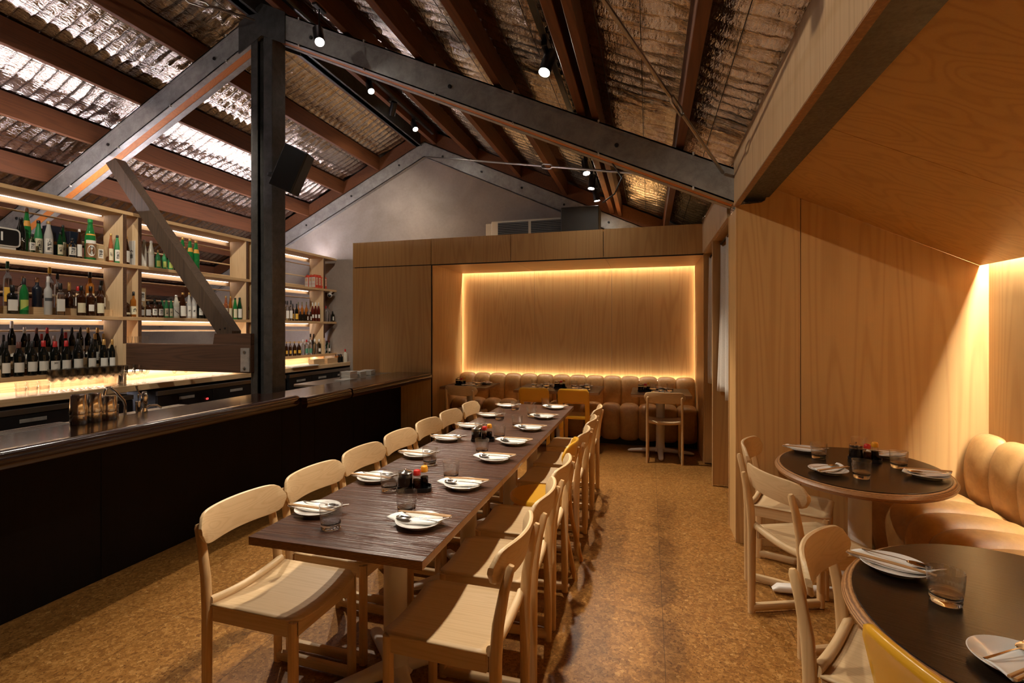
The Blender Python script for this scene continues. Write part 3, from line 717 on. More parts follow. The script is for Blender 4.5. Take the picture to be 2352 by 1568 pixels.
('sake', 'frost', 'gold', 'white', '醸', 'frosted white sake bottle next to black ones', -5.15, 4.645, 1.628, 0.026, 0.302),
('sake', 'black', 'black', 'whitesmall', '大', 'black sake bottle with white lettering', -5.15, 4.728, 1.628, 0.034, 0.289),
('sake', 'black', 'black', 'whitesmall', '大', 'black sake bottle with white lettering', -5.15, 4.816, 1.628, 0.031, 0.289),
('sake', 'black', 'black', 'whitesmall', '大', 'black sake bottle with white lettering', -5.15, 4.897, 1.628, 0.029, 0.289),
('sake', 'rose', 'gold', 'cream', '', 'rose coloured bottle just above the brace', -5.27, 5.228, 1.628, 0.025, 0.306),
('sake', 'amber', 'gold', 'cream', '', 'amber bottle just above the brace', -5.27, 5.301, 1.628, 0.023, 0.308),
('sake', 'green', 'black', 'cream', '', 'green bottle with cream label right of the brace', -5.15, 5.257, 1.628, 0.025, 0.281),
('sake', 'darkgreen', 'black', 'white', '', 'dark green bottle with white label right of the brace', -5.15, 5.331, 1.628, 0.028, 0.29),
('sake', 'green', 'black', 'white', '', 'green bottle with white label near the steel post', -5.15, 5.412, 1.628, 0.028, 0.29),
('sake', 'amber', 'gold', 'cream', '', 'amber bottle half hidden by the steel post', -5.15, 5.496, 1.628, 0.018, 0.268),
('spirit', 'black', 'black', 'grey', '', 'dark bottle with a diamond label right of the post', -5.15, 6.156, 1.628, 0.024, 0.292),
('spirit', 'clear', 'black', 'none', '', 'clear bottle with black cap right of the post', -5.27, 6.337, 1.628, 0.022, 0.304),
('square', 'clear', 'black', 'white', '', 'clear bottle with white label and black cap', -5.15, 6.235, 1.628, 0.025, 0.296),
('square', 'clear', 'black', 'white', '', 'clear bottle with white label and black cap beside a yellow label', -5.15, 6.313, 1.628, 0.023, 0.305),
('spirit', 'brown', 'black', 'amber', '', 'dark bottle with yellow label', -5.27, 6.504, 1.628, 0.023, 0.266),
('spirit', 'black', 'black', 'amber', '', 'black bottle with yellow arched label', -5.15, 6.441, 1.628, 0.025, 0.261),
('spirit', 'amber', 'olive', 'none', '', 'amber bottle with olive cap in the back row', -5.27, 6.631, 1.628, 0.019, 0.3),
('square', 'black', 'black', 'none', '', 'short black square bottle in the front row', -5.15, 6.528, 1.628, 0.025, 0.146),
('spirit', 'amber', 'olive', 'none', '', 'amber bottle with olive cap in the back row middle', -5.27, 6.718, 1.628, 0.023, 0.306),
('square', 'black', 'black', 'none', '', 'short black square bottle next to white strips', -5.15, 6.614, 1.628, 0.026, 0.148),
('spirit', 'amber', 'olive', 'none', '', 'amber bottle with olive cap in the back row right', -5.27, 6.823, 1.628, 0.023, 0.312),
('square', 'brown', 'black', 'whitestrip', '', 'short dark bottle with white vertical label', -5.15, 6.693, 1.628, 0.021, 0.149),
('square', 'brown', 'black', 'whitestrip', '', 'short dark bottle with white vertical label and red neighbour', -5.15, 6.77, 1.628, 0.022, 0.152),
('wine', 'redbrown', 'silver', 'whitesmall', '', 'dark red aperitif bottle with silver top', -5.15, 6.818, 1.628, 0.024, 0.297),
('wine', 'redbrown', 'silver', 'whitesmall', '', 'dark red aperitif bottle with silver top', -5.15, 6.892, 1.628, 0.025, 0.306),
('wine', 'redbrown', 'silver', 'whitesmall', '', 'dark red aperitif bottle with silver top', -5.15, 6.972, 1.628, 0.024, 0.307),
('wine', 'redbrown', 'silver', 'whitesmall', '', 'dark red aperitif bottle with silver top', -5.15, 7.053, 1.628, 0.023, 0.309),
('spirit', 'brown', 'black', 'none', '', 'dark bottle behind the clear ones at the end', -5.27, 7.291, 1.628, 0.021, 0.321),
('spirit', 'clear', 'red', 'none', '', 'small clear bottle near the shelf end', -5.15, 7.16, 1.628, 0.026, 0.259),
('spirit', 'clear', 'copper', 'none', '', 'small clear bottle with copper cap near the shelf end', -5.15, 7.25, 1.628, 0.022, 0.254),
('square', 'black', 'black', 'whitestrip', '', 'short black bottle at the very end of the shelf', -5.15, 7.349, 1.628, 0.03, 0.178),
('sake', 'black', 'black', 'none', '大', 'matt black sake bottle with white brush lettering', -5.15, 2.944, 2.163, 0.032, 0.293),
('sake', 'green', 'paper', 'gold', '', 'tall green sake bottle with gold neck band and paper cap', -5.27, 3.055, 2.163, 0.03, 0.409),
('flask', 'clear', 'black', 'white', '神鷹', 'short clear flask bottle with white label', -5.15, 3.024, 2.163, 0.024, 0.168),
('sake', 'greenfrost', 'black', 'cream', '出羽桜', 'frosted green sake bottle with cream label', -5.27, 3.144, 2.163, 0.03, 0.317),
('sake', 'frost', 'gold', 'white', '大吟醸', 'frosted clear sake bottle with tall white label', -5.15, 3.15, 2.163, 0.032, 0.303),
('sake', 'darkgreen', 'black', 'cream', '出羽', 'small dark green sake bottle with cream label', -5.15, 3.241, 2.163, 0.022, 0.223),
('sake', 'darkgreen', 'black', 'cream', '桜', 'dark green sake bottle behind a smaller one', -5.27, 3.341, 2.163, 0.024, 0.313),
('flask', 'clear', 'black', 'white', '神鷹', 'round shouldered clear flask with white label', -5.15, 3.341, 2.163, 0.031, 0.186),
('sake', 'brown', 'white', 'white', '一', 'brown sake bottle with white neck and label', -5.15, 3.402, 2.163, 0.021, 0.281),
('sake', 'green', 'green', 'kiku', '菊正宗', 'large green sake bottle with round white and gold label', -5.15, 3.498, 2.163, 0.044, 0.394),
('sake', 'rose', 'gold', 'cream', '伊勢', 'slim rose coloured bottle with cream label', -5.15, 3.691, 2.163, 0.021, 0.292),
('sake', 'greenfrost', 'black', 'white', '出羽桜', 'frosted green bottle with white label beside the upright', -5.15, 3.753, 2.163, 0.025, 0.287),
('sake', 'brown', 'gold', 'white', '一', 'brown sake bottle with gold cap and white label', -5.15, 3.84, 2.163, 0.033, 0.292),
('sake', 'cloudy', 'white', 'white', '', 'cloudy white bottle beside the grey carton', -5.15, 4.034, 2.163, 0.027, 0.291),
('sake', 'cloudy', 'white', 'white', '', 'cloudy white bottle beside the squat green ones', -5.15, 4.112, 2.163, 0.029, 0.291),
('squat', 'greenfrost', 'gold', 'lime', '', 'squat frosted green bottle with pale oval label', -5.15, 4.19, 2.163, 0.029, 0.204),
('squat', 'greenfrost', 'gold', 'lime', '', 'squat frosted green bottle with pale oval label', -5.15, 4.264, 2.163, 0.025, 0.206),
('squat', 'greenfrost', 'gold', 'lime', '', 'squat frosted green bottle with pale oval label', -5.15, 4.339, 2.163, 0.028, 0.208),
('squat', 'darkgreen', 'gold', 'cream', '', 'dark green squat bottle half behind the diagonal brace', -5.15, 4.414, 2.163, 0.025, 0.214),
('sake', 'green', 'gold', 'gold', '', 'green sake bottle with gold neck seen past the brace', -5.15, 4.493, 2.163, 0.033, 0.399),
('sake', 'green', 'gold', 'gold', '', 'green sake bottle with gold neck seen past the brace', -5.15, 4.589, 2.163, 0.035, 0.401),
('sake', 'green', 'gold', 'gold', '', 'green sake bottle with gold neck seen past the brace', -5.15, 4.67, 2.163, 0.038, 0.39),
]
# ================================================================= BAR
bar = empty('bar_counter', (-2.95, 2.0, 0), 0, 'long dark bar with glossy walnut top and nearly black front', 'bar')
def bar_section(y0, y1, xf, z):
    cx_ = -2.95; a, b = y0-2, y1-2
    tb = MB().prism([(-3.2-cx_,z-.035),(-3.2-cx_,z-.004),(-3.196-cx_,z),(xf-.052-cx_,z),(xf-.052-cx_,z-.035)], 1, a+.001, b-.001).build('top_board', M['bartop'], bar)
    pts = [(xf-.052-cx_,-.09),(xf-.052-cx_,.0),(xf-.048-cx_,.003),(xf-.022-cx_,.003),(xf-.010-cx_,-.001),(xf-.003-cx_,-.010),(xf-.0-cx_,-.020),(xf-.004-cx_,-.026),(xf-.001-cx_,-.032),(xf+.004-cx_,-.045),(xf+.002-cx_,-.062),(xf-.006-cx_,-.078),(xf-.020-cx_,-.09)]
    rows = []
    for (yy,s) in ((a,1),(b-.05,1),(b-.02,.93),(b-.006,.8),(b,.55)):
        c0 = (xf-.045-cx_, -.042)
        rows.append([(c0[0]+(p[0]-c0[0])*s, yy, z+c0[1]+(p[1]-c0[1])*s) for p in pts+[pts[0]]])
    m = MB().grid(rows); n = len(pts)+1
    m.add([rows[-1][i] for i in range(n-1)], [tuple(range(n-1))]); m.add([rows[0][i] for i in range(n-1)], [tuple(range(n-1))])
    m.build('nosing', M['bartop'], tb)
bar_section(YF, 3.50, -2.755, .955)
bar_section(3.502, 4.168, -2.695, .936)
bar_section(4.17, 5.99, -2.695, .936)
ys = [YF, .6, 2.2, 3.745, 3.99, 4.20, 4.878, 5.11, 5.99]
for i in range(len(ys)-1):
    MB().box(-.227 if i%2 else -.235, -.20, ys[i]-2+.0015, ys[i+1]-2-.0015, .0, .865).build('front_panel', M['barpanel'], bar)
MB().box(-.245,-.235, YF-2, 3.99, 0, .9).build('carcass', M['blackmat'], bar)
# steel benches behind the bar top
wb = empty('steel_worktop', (-3.37, 5.1, 0), 0, 'stainless steel worktop behind the far section of the bar', 'worktop')
MB().box(-.17,.165,-.72,.80,.905,.93,.003).build('top', M['bsteel'], wb); MB().box(-.16,.15,-.71,.79,.0,.90).build('cupboard', M['blackmat'], wb)
wb = empty('steel_worktop', (-3.42, 1.5, 0), 0, 'stainless steel sink bench behind the near bar top', 'worktop')
MB().box(-.20,.215,-3.0,1.62,.875,.90,.003).build('top', M['bsteel'], wb); MB().box(-.19,.2,-3.0,1.61,.0,.872).build('cupboard', M['blackmat'], wb)
dm = empty('drainer_grid', (-3.30, 2.02, .90), 0, 'ridged steel drainer grid beside the cocktail shakers', 'drainer')
m = MB().box(-.09,.09,-.62,-.61,.0,.045).box(-.09,.09,.10,.11,0,.045).box(-.09,-.08,-.62,.11,0,.045).box(.08,.09,-.62,.11,0,.045)
m.build('frame', M['bsteel'], dm); m = MB()
for i in range(58): m.box(-.085,.085,-.608+i*.0125,-.603+i*.0125,.036,.044)
m.build('grid_bars', M['bsteel'], dm)
sh = None
for k,(y,h,r) in enumerate([(2.067,.172,.043),(2.150,.170,.043),(2.232,.145,.046)]):
    e = empty('cocktail_shaker', (-3.135, y, .955), 0, 'upturned steel cocktail shaker tins, %s from the left on the bar top' % ordn(k+1), 'shaker', 'cocktail shakers on the bar')
    MB().lathe([(r*.93,0),(r*.99,.004),(r*.95,h*.38),(r*.93,h*.40)], 28).build('lower_tin', M['steel'], e)
    MB().lathe([(r*1.02,h*.34),(r*1.03,h*.36),(r*.86,h-.004),(r*.80,h),(0,h)], 28).build('upper_tin', M['steel'], e)
fc = empty('bar_tap', (-3.36, 2.50, .90), 0, 'tall chrome gooseneck tap behind the bar top', 'tap')
MB().tube([(0,0,.0),(0,0,.09),(.004,-.012,.125),(0,-.06,.19),(0,-.095,.222),(0,-.115,.222),(0,-.128,.20),(0,-.132,.16)], .0095, 12).lathe([(.02,0),(.02,.012),(.012,.02)],16).build('spout', M['steel'], fc)
for k,(y,lb) in enumerate([(2.425,'chrome lever tap valve left of the gooseneck'),(2.575,'small chrome lever tap valve right of the gooseneck')]):
    e = empty('lever_valve', (-3.34, y, .90), 0, lb, 'tap valve')
    MB().lathe([(.016,0),(.016,.09),(.018,.092),(.018,.108),(.006,.112)],16).build('valve_body', M['steel'], e)
    MB().tube([(0,0,.11),(0,.0,.135),(0,.002,.155)],.006,8,scale=[.8,1,1.1]).build('lever', M['steel'], e)
e = empty('beer_tap', (-3.36, 2.635, .90), 0, 'chrome drinks tap with curved lever and swan neck outlet', 'tap')
MB().lathe([(.02,0),(.02,.03),(.014,.05),(.014,.07),(.020,.085),(.021,.125),(.014,.165),(.010,.168)],18).build('tap_body', M['steel'], e)
MB().tube([(0,0,.145),(0,-.03,.15),(0,-.045,.17),(0,-.055,.20),(0,-.058,.215)],.005,8,scale=[.8,1,1,1.3,1.5]).build('lever', M['steel'], e)
MB().tube([(0,0,.05),(0,.04,.065),(0,.09,.06),(0,.125,.035)],.009,10,scale=[1,1,1,.7]).build('outlet', M['steel'], e)
for k,(y,n,lb) in enumerate([(5.10,5,'stack of white paper boxes at the near end of the steel worktop'),(5.30,4,'stack of white boxes in the middle of the steel worktop'),(5.52,4,'stack of white boxes at the far end of the steel worktop')]):
    e = empty('box_stack', (-3.36, y, .93), .1*k, lb, 'boxes')
    for i in range(n):
        MB().box(-.07,.07,-.075,.075,i*.0165,i*.0165+.0145,.002).build('paper_box', M['plaster_white'], e)
o = MB().box(-.06,.07,-.10,.10,0,.006,.001).build('serving_tray', M['plaster_white'], loc=(-3.30,4.92,.931)); tag(o,'flat white tray on the steel worktop in front of the boxes','tray')
# back counter with fridges below
bc = empty('back_counter', (-5.1, 3, 0), 0, 'pale oak back counter under the bar shelves', 'counter')
MB().box(-.29,.25,YF-3,YB-3.005,.89,.95,.004).build('worktop', M['counter'], bc)
MB().box(-.31,-.27,YF-3,YB-3.005,.95,1.062).build('splashback', M['counter'], bc)
fy = [(-1.2,.4),(.42,2.0),(2.02,3.68),(3.93,5.30),(5.42,5.83),(5.90,7.38)]
for k,(a,b) in enumerate(fy):
    e = empty('bar_fridge', (-4.86, (a+b)/2, 0), 0, 'black under-counter bar fridge with steel rim, %s from the left' % ordn(k+1), 'fridge', 'fridges under the back counter')
    w = (b-a)/2
    MB().box(-.40,0,-w,w,.08,.862).box(-.40,-.04,-w,w,0,.08).build('body', M['blackmat'], e)
    MB().box(.0,.028,-w,w,.815,.86,.002).build('rim', M['bsteel'], e)
    nd = max(1, round((b-a)/.55))
    for d in range(nd):
        y0 = -w+2*w*d/nd; y1 = -w+2*w*(d+1)/nd
        dd = MB().box(.002,.022,y0+.003,y1-.003,.10,.81,.002).build('door', M['black'], e)
        MB().box(.022,.026,(y0+y1)/2-.095,(y0+y1)/2+.095,.745,.775,.001).build('handle', M['galv'], dd)
    if k in (2,3):
        tb = bpy.data.curves.new('digits','FONT'); tb.body = 'C3'; tb.size = .026
        ob = bpy.data.objects.new('tmp', tb); COL.objects.link(ob); bpy.context.view_layer.update()
        me = bpy.data.meshes.new_from_object(ob.evaluated_get(bpy.context.evaluated_depsgraph_get())); bpy.data.objects.remove(ob)
        me.materials.clear(); me.materials.append(M['redled'])
        d = bpy.data.objects.new('red_display', me); COL.objects.link(d); d.parent = e; d.location = (.030, .33 if k==2 else -.10, .70); d.rotation_euler = (pi/2,0,pi/2)
# shelving
su = empty('bar_shelving', (-5.08, 4, 0), 0, 'tall open timber bar shelving with four lit shelves', 'shelving')
UY = [2.13, 3.778, 3.935, 5.39, 5.50, 7.025]
Y0, Y1 = 1.2-4, 7.36-4
for z in (2.697, 2.163, 1.628):
    s = MB().box(-.34,0,Y0,Y1,z-.036,z,.002).build('shelf', M['shelf'], su)
    m = MB().box(-.345,-.325,Y0,Y1-.02,z-.085,z-.036); m.build('rear_rail', M['shelf'], s)
    for a,b in ((1.2,2.11),(2.15,3.755),(3.96,5.365),(5.53,7.0)):
        MB().box(-.305,-.290,a-4,b-4,z-.040,z-.0362).build('led_strip', M['led_shelf'], s)
    MB().box(-.30,-.27,3.80-4,3.91-4,z-.038,z-.036).build('led_strip', M['led_shelf'], s)
z = 1.10
for a,b in ((1.2,3.72),(5.50,7.36)):
    s = MB().box(-.30,0,a-4,b-4,z-.038,z,.002).build('shelf', M['shelf'], su)
    MB().box(-.20,-.17,a-4+.02,b-4-.02,z-.041,z-.038).build('led_strip', M['led_counter'], s)
s = MB().box(-.26,-.23,-.27,1.4,1.052,1.058).build('led_strip', M['led_counter'], su)
for y in UY:
    zb = 1.358 if y == 3.935 else .95
    MB().box(-.27,-.003,y-4-.018,y-4+.018,zb,1.592).box(-.27,-.003,y-4-.018,y-4+.018,1.628,2.127).box(-.27,-.003,y-4-.018,y-4+.018,2.163,2.661).build('upright', M['shelf_side'], su)
for y in (3.778+.0, 3.935, 5.39, 7.025):
    MB().box(-.003,0,y-4-.018,y-4+.018,1.36,1.592).box(-.003,0,y-4-.018,y-4+.018,1.628,2.127).box(-.003,0,y-4-.018,y-4+.018,2.163,2.661).build('upright_edge', M['darktimber'], su)
for zs in (2.163,1.628,1.10):
    for dz in (.045,.195,.385):
        for a,b in ((1.2,3.76),(3.953,5.372),(5.518,7.007)):
            if zs == 1.10 and dz < .1: continue
            MB().tube([(-.275,a-4,zs+dz),(-.275,b-4,zs+dz)], .0085, 8).build('rod', M['shelf_side'], su)
m = MB()
for z in (2.127,1.592):
    m.prism([(-.27,z),(-.03,z),(-.27,z-.20)],1,7.36-4-.022,7.36-4-.004)
m.build('end_bracket', M['darktimber'], su)
tag(MB().box(-.02,.02,1.3,7.3,0,.012).build('uplight_strip', M['led_cool'], loc=(-5.37,0,2.70)), 'cool light strip lying on top of the bar shelving', 'light strip')
tag(MB().box(-.01,.01,1.3,7.2,0,.02).build('rear_light_strip', M['led_cool'], loc=(-5.46,0,.90)), 'cool light strip on the wall side behind the back counter', 'light strip')
# stepped risers
rs = MB().box(-.085,.0,2.6,3.74,0,.06).box(-.21,-.085,2.6,3.74,0,.12); o = rs.build('bottle_riser', M['counter'], loc=(-5.195,0,1.10)); tag(o,'stepped timber riser under the rear rows of wine bottles','riser')
o = MB().box(-.08,.075,2.6,3.755,0,.07).build('bottle_riser', M['counter'], loc=(-5.29,0,1.628)); tag(o,'low timber riser under the rear spirit bottles on the middle shelf','riser')
# ---------------------------------------------------------------- writing
def text_mesh(body, size, mat, vertical=False, bold=0):
    c = bpy.data.curves.new('t','FONT'); c.resolution_u = 2
    c.body = '\n'.join(body) if vertical else body; c.size = size; c.align_x = 'CENTER'; c.align_y = 'CENTER'; c.space_line = .95; c.offset = bold*size
    o = bpy.data.objects.new('tmp', c); COL.objects.link(o); bpy.context.view_layer.update()
    me = bpy.data.meshes.new_from_object(o.evaluated_get(bpy.context.evaluated_depsgraph_get())); bpy.data.objects.remove(o)
    me.materials.clear(); me.materials.append(mat); return me
def wrap(me, r, z0, phi0):
    for v in me.vertices:
        a = phi0 + v.co.x/r
        v.co = V((r*cos(a), r*sin(a), z0+v.co.y))
# ---------------------------------------------------------------- bottles
SHAPES = {
 'sake': lambda r,h: [(r*.90,0),(r,.006),(r,h*.52),(r*.93,h*.60),(r*.62,h*.76),(r*.44,h*.87),(r*.40,h*.93)],
 'wine': lambda r,h: [(r*.92,0),(r,.006),(r,h*.56),(r*.94,h*.63),(r*.60,h*.73),(r*.40,h*.80),(r*.37,h*.92)],
 'spirit': lambda r,h: [(r*.92,0),(r,.006),(r,h*.60),(r*.92,h*.66),(r*.50,h*.72),(r*.38,h*.76),(r*.36,h*.86)],
 'square': lambda r,h: [(r*.95,0),(r,.006),(r,h*.64),(r*.88,h*.70),(r*.45,h*.73),(r*.38,h*.76),(r*.38,h*.82)],
 'flask': lambda r,h: [(r*.95,0),(r,.006),(r,h*.58),(r*.85,h*.70),(r*.50,h*.77),(r*.38,h*.81),(r*.38,h*.88)],
 'squat': lambda r,h: [(r*.92,0),(r,.006),(r,h*.50),(r*.92,h*.60),(r*.62,h*.70),(r*.30,h*.78),(r*.28,h*.88)],
 'decanter': lambda r,h: [(r*.60,0),(r*.85,.008),(r*1.0,h*.22),(r*.98,h*.36),(r*.70,h*.50),(r*.36,h*.58),(r*.30,h*.70)]}
LB = {'sake':(.08,.48),'wine':(.12,.40),'spirit':(.10,.42),'square':(.12,.50),'flask':(.14,.54),'squat':(.10,.42),'decanter':(.12,.32)}
def bottle(sh, col, cap, lab, tx, label, X, Y, z, r, h, grp):
    e = empty('bottle', (X, Y, z), 0, label, 'bottle', grp)
    cam = atan2(-Y, -X)      # labels turned towards the room
    phi = cam*.55
    pr = SHAPES[sh](r, h); n = 20
    if sh == 'square':
        sec = lambda k,a: (min(1.30, 1/max(abs(cos(a)),abs(sin(a))))*.86 if k < 4 else 1)
        MB().lathe(pr, 24, ribs=sec).build('body', M['g_'+col], e, rotz=phi)
    else: MB().lathe(pr, n).build('body', M['g_'+col], e)
    rt, zt = pr[-1]
    MB().lathe([(rt*1.12,zt-.006*(sh!='wine')-(h*.10 if sh=='wine' else 0)),(rt*1.22,zt-(h*.10 if sh=='wine' else .004)),(rt*1.15,h-.004),(rt*.9,h),(0,h)], 14).build('cap', M['c_'+cap], e)
    if lab != 'none':
        lm = {'kiku':'l_white','scene':'l_lime','swoosh':'l_white','whitesmall':'l_white','strip':'l_cream','whitestrip':'l_white','ambersmall':'l_amber','greenlab':'l_green','lime':'l_lime','gold':'l_gold','blackband':'l_blackband'}.get(lab, 'l_'+lab)
        a, b = LB[sh]; half = 1.05
        if lab in ('whitesmall','ambersmall'): a, b, half = a+.06, b-.04, .65
        if lab == 'strip': a, b, half = .12, .22, .9
        if lab == 'whitestrip': half = .38
        if lab == 'gold': a, b = .60, .72
        if lab == 'blackband': a, b = .36, .44
        if sh == 'squat' and lab == 'lime': half = .7
        rr = lambda t: (r*(.87 if sh=='square' else 1.012))
        rows = []
        for i in range(11):
            q = phi - half + 2*half*i/10
            col_ = []
            for t in (a, b):
                zz = h*t
                if lab == 'gold':
                    R_ = r*1.02*(1-(t-.58)*2.1)
                elif sh == 'square': R_ = min(1.30, 1/max(abs(cos(q-phi)),abs(sin(q-phi))))*.875*r
                else: R_ = r*1.012 if sh != 'decanter' else r*1.03
                col_.append((R_*cos(q), R_*sin(q), zz))
            rows.append(col_)
        lo = MB().grid(rows).build('label', M[lm], e)
        if lab == 'kiku':
            me = bpy.data.meshes.new('roundel'); mm = MB()
            MB().grid([[(r*1.02*cos(phi-1.2+.24*i), r*1.02*sin(phi-1.2+.24*i), zz) for zz in (h*.06,h*.40)] for i in range(11)]).build('label_band', M['c_copper'], e)
            pts = [(r*1.03*cos(phi+ .72*cos(t)), r*1.03*sin(phi+.72*cos(t)), h*.23+ h*.135*sin(t)) for t in [2*pi*i/24 for i in range(24)]]
            MB().add([(r*1.035*cos(phi),r*1.035*sin(phi),h*.23)]+pts, [(0,i+1,(i+1)%24+1) for i in range(24)]).build('roundel', M['l_white'], e)
            MB().grid([[(r*(.98-.35*k)*cos(phi-1.1+.22*i), r*(.98-.35*k)*sin(phi-1.1+.22*i), h*(.60+.10*k)) for k in (0,1)] for i in range(11)]).build('neck_band', M['l_gold'], e)
        if lab == 'scene':
            MB().grid([[(r*1.02*cos(phi-1.0+.2*i), r*1.02*sin(phi-1.0+.2*i), h*t) for t in (.12,.12+.14*i/10)] for i in range(11)]).build('label_print', M['c_green'], lo)
        if lab == 'swoosh':
            MB().grid([[(r*1.02*cos(phi-.8+.16*i), r*1.02*sin(phi-.8+.16*i), h*(.40-.25*sqrt(i/10)+t)) for t in (0,.035)] for i in range(10)]).build('brush_stroke', M['ink'], lo)
        if tx:
            ht = (b-a)*h if lab not in ('none','gold') else .3*h
            ver = not tx.isdigit() and lab != 'whitesmall'
            ink = M['ink']
            sz = min(ht/len(tx)*.95, r*1.05) if ver else r*.55
            if lab == 'kiku': sz = h*.075; ht = .34*h
            me = text_mesh(tx, sz, ink, ver, .03)
            wrap(me, r*(1.045 if lab=='kiku' else 1.025), (h*.23 if lab=='kiku' else h*(a+b)/2) + (ht*.25 if tx.isdigit() else 0), phi)
            t = bpy.data.objects.new('lettering', me); COL.objects.link(t); t.parent = e
    elif tx:
        me = text_mesh(tx, r*1.1, M['inkw'], False, .03); wrap(me, r*1.02, h*.33, phi)
        t = bpy.data.objects.new('lettering', me); COL.objects.link(t); t.parent = e
    if sh == 'spirit' and lab == 'none' and col == 'clear': pass
    return e
cnt = {}
for (sh,col,cap,lab,tx,ds,X,Y,z,r,h) in BOTTLES:
    sec = 'top shelf' if z > 2 else ('middle shelf' if z > 1.5 else 'lowest shelf')
    side = 'left of' if Y < 5.7 else 'right of'
    key = (sec, side); cnt[key] = cnt.get(key, 0)+1
    for kw in (' in the rows behind',' beside',' next to',' behind',' seen past',' just above',' near the',' at the',' cut by',' right of',' in the back',' in front',' below the',' and ',' with '):
        if len(ds.split()) > 8 and kw in ds: ds = ds[:ds.rindex(kw)]
    lbl = '%s, %s along the %s %s post' % (ds, ordn(cnt[key]), sec, side)
    bottle(sh,col,cap,lab,tx,lbl,X,Y,z,r,h,'bottles on the '+sec)
# cartons and boxes on the shelves
def carton(x, y, z, w, d, h, mat, label, rz=0, text=None, tmat=None, tface='x', tsize=.03, lab=None, grp=None):
    e = empty('carton', (x,y,z), rz, label, 'box', grp)
    MB().box(-d/2,d/2,-w/2,w/2,0,h,.002).build('card_body', M[mat], e)
    if lab: MB().box(d/2,d/2+.001,-w*.32,w*.32,h*lab[0],h*lab[1]).box(-d*.32,d*.32,-w/2-.001,-w/2,h*lab[0],h*lab[1]).build('label', M['l_white'], e)
    if text:
        me = text_mesh(text, tsize, M[tmat or 'ink'], True, .02)
        for v in me.vertices: v.co = V((d/2+.002, v.co.x, h*((lab[0]+lab[1])/2 if lab else .45)+v.co.y))
        t = bpy.data.objects.new('lettering', me); COL.objects.link(t); t.parent = e
        me2 = me.copy(); 
        for v in me2.vertices: v.co = V((v.co.y, -w/2-.002, v.co.z))
        t = bpy.data.objects.new('lettering', me2); COL.objects.link(t); t.parent = e
    return e
carton(-5.28,3.255,2.163,.10,.09,.285,'navy','dark navy gift carton behind the frosted sake bottle',0,'吉','inkor',tsize=.03)
carton(-5.285,3.43,2.163,.095,.08,.265,'navy','black gift carton with orange emblem behind the brown sake bottle',0,'馥','inkor',tsize=.045)
carton(-5.20,3.60,2.163,.075,.085,.165,'kraft','kraft card box with white label beside the large green bottle',0,'神鷹',None,tsize=.035,lab=(.2,.75))
carton(-5.16,3.945,2.163,.075,.08,.258,'greycard','tall pale grey carton with brush lettering beside the upright',0,'倉吉',None,tsize=.045)
carton(-5.29,4.10,1.628,.075,.07,.325,'kraft','tall kraft box with white label behind the brown flasks',0,'神鷹',None,tsize=.035,lab=(.55,.85))
k = 0
for i in range(4):
    for j in range(4):
        if i > 0 and j > 1: continue
        x = -5.135 - .0*j - .075*(i); y = 6.86 + .075*j + (.02 if i else 0); k += 1
        lb = 'red and white drink carton, %s back, %s row, end of top shelf' % (ordn(j+1), ['front','second','third','rear'][i])
        e = empty('drink_carton', (x,y,2.163), 0, lb, 'carton', 'drink cartons on the top shelf')
        if i == 3: bpy.data.objects.remove(e); continue
        MB().box(-.034,.034,-.034,.034,0,.175,.001).prism([(-.034,.175),(.034,.175),(.004,.203),(.004,.215),(-.004,.215),(-.004,.203)],1,-.034,.034).build('card_body', M['inkred'], e)
        MB().box(-.030,.030,-.0352,-.0342,.012,.172).build('white_panel', M['plaster_white'], e)
        MB().box(.0342,.0352,-.022,.022,.05,.165).build('side_panel', M['l_cream'], e)
        m = MB()
        for q in range(4): m.box(-.018,.014,-.0362,-.0354,.112+q*.011,.118+q*.011)
        m.build('print', M['inkor'], e); m = MB().box(-.028,.028,-.0362,-.0354,.062,.066)
        for q in range(6): m.box(.0354,.0362,-.016,.010+.004*(q%3),.060+q*.016,.068+q*.016)
        m.build('print', M['inkred'], e)
cl = empty('flip_clock', (-5.13, 2.79, 2.163), 0, 'pale cased flip clock showing a white digit at the left edge', 'clock')
MB().prism([(q[0],q[1]+.10) for q in rrect(.24,.155,.035,5)],0,-.04,.035).box(-.03,.03,-.09,.09,0,.03).build('case', M['plaster_white'], cl)
MB().prism([(q[0],q[1]+.10) for q in rrect(.215,.13,.026,5)],0,.035,.038).build('dial', M['black'], cl)
me = text_mesh('31', .10, M['inkw'], False, .02)
for v in me.vertices: v.co = V((.040, v.co.x-.035, .10+v.co.y))
t = bpy.data.objects.new('digits', me); COL.objects.link(t); t.parent = cl
sc = empty('security_camera', (-5.12,7.22,2.127), 0, 'small white dome camera under the shelf end', 'camera')
MB().lathe([(.045,0),(.045,-.015),(.036,-.02),(.030,-.04)],18).build('mount', M['plaster_white'], sc)
m = MB().lathe([(0,-.04),(.02,-.037),(.036,-.02),(.040,0),(.036,.02),(.02,.037),(0,.04)],18).build('dome', M['plaster_white'], sc); m.location = (.01,-.01,-.06)
m = MB().lathe([(.024,.0),(.026,.02),(.014,.026),(0,.027)],16).build('lens', M['black'], sc); m.location = (.024,-.034,-.07); m.rotation_euler = (pi/2*.95, 0, .6)
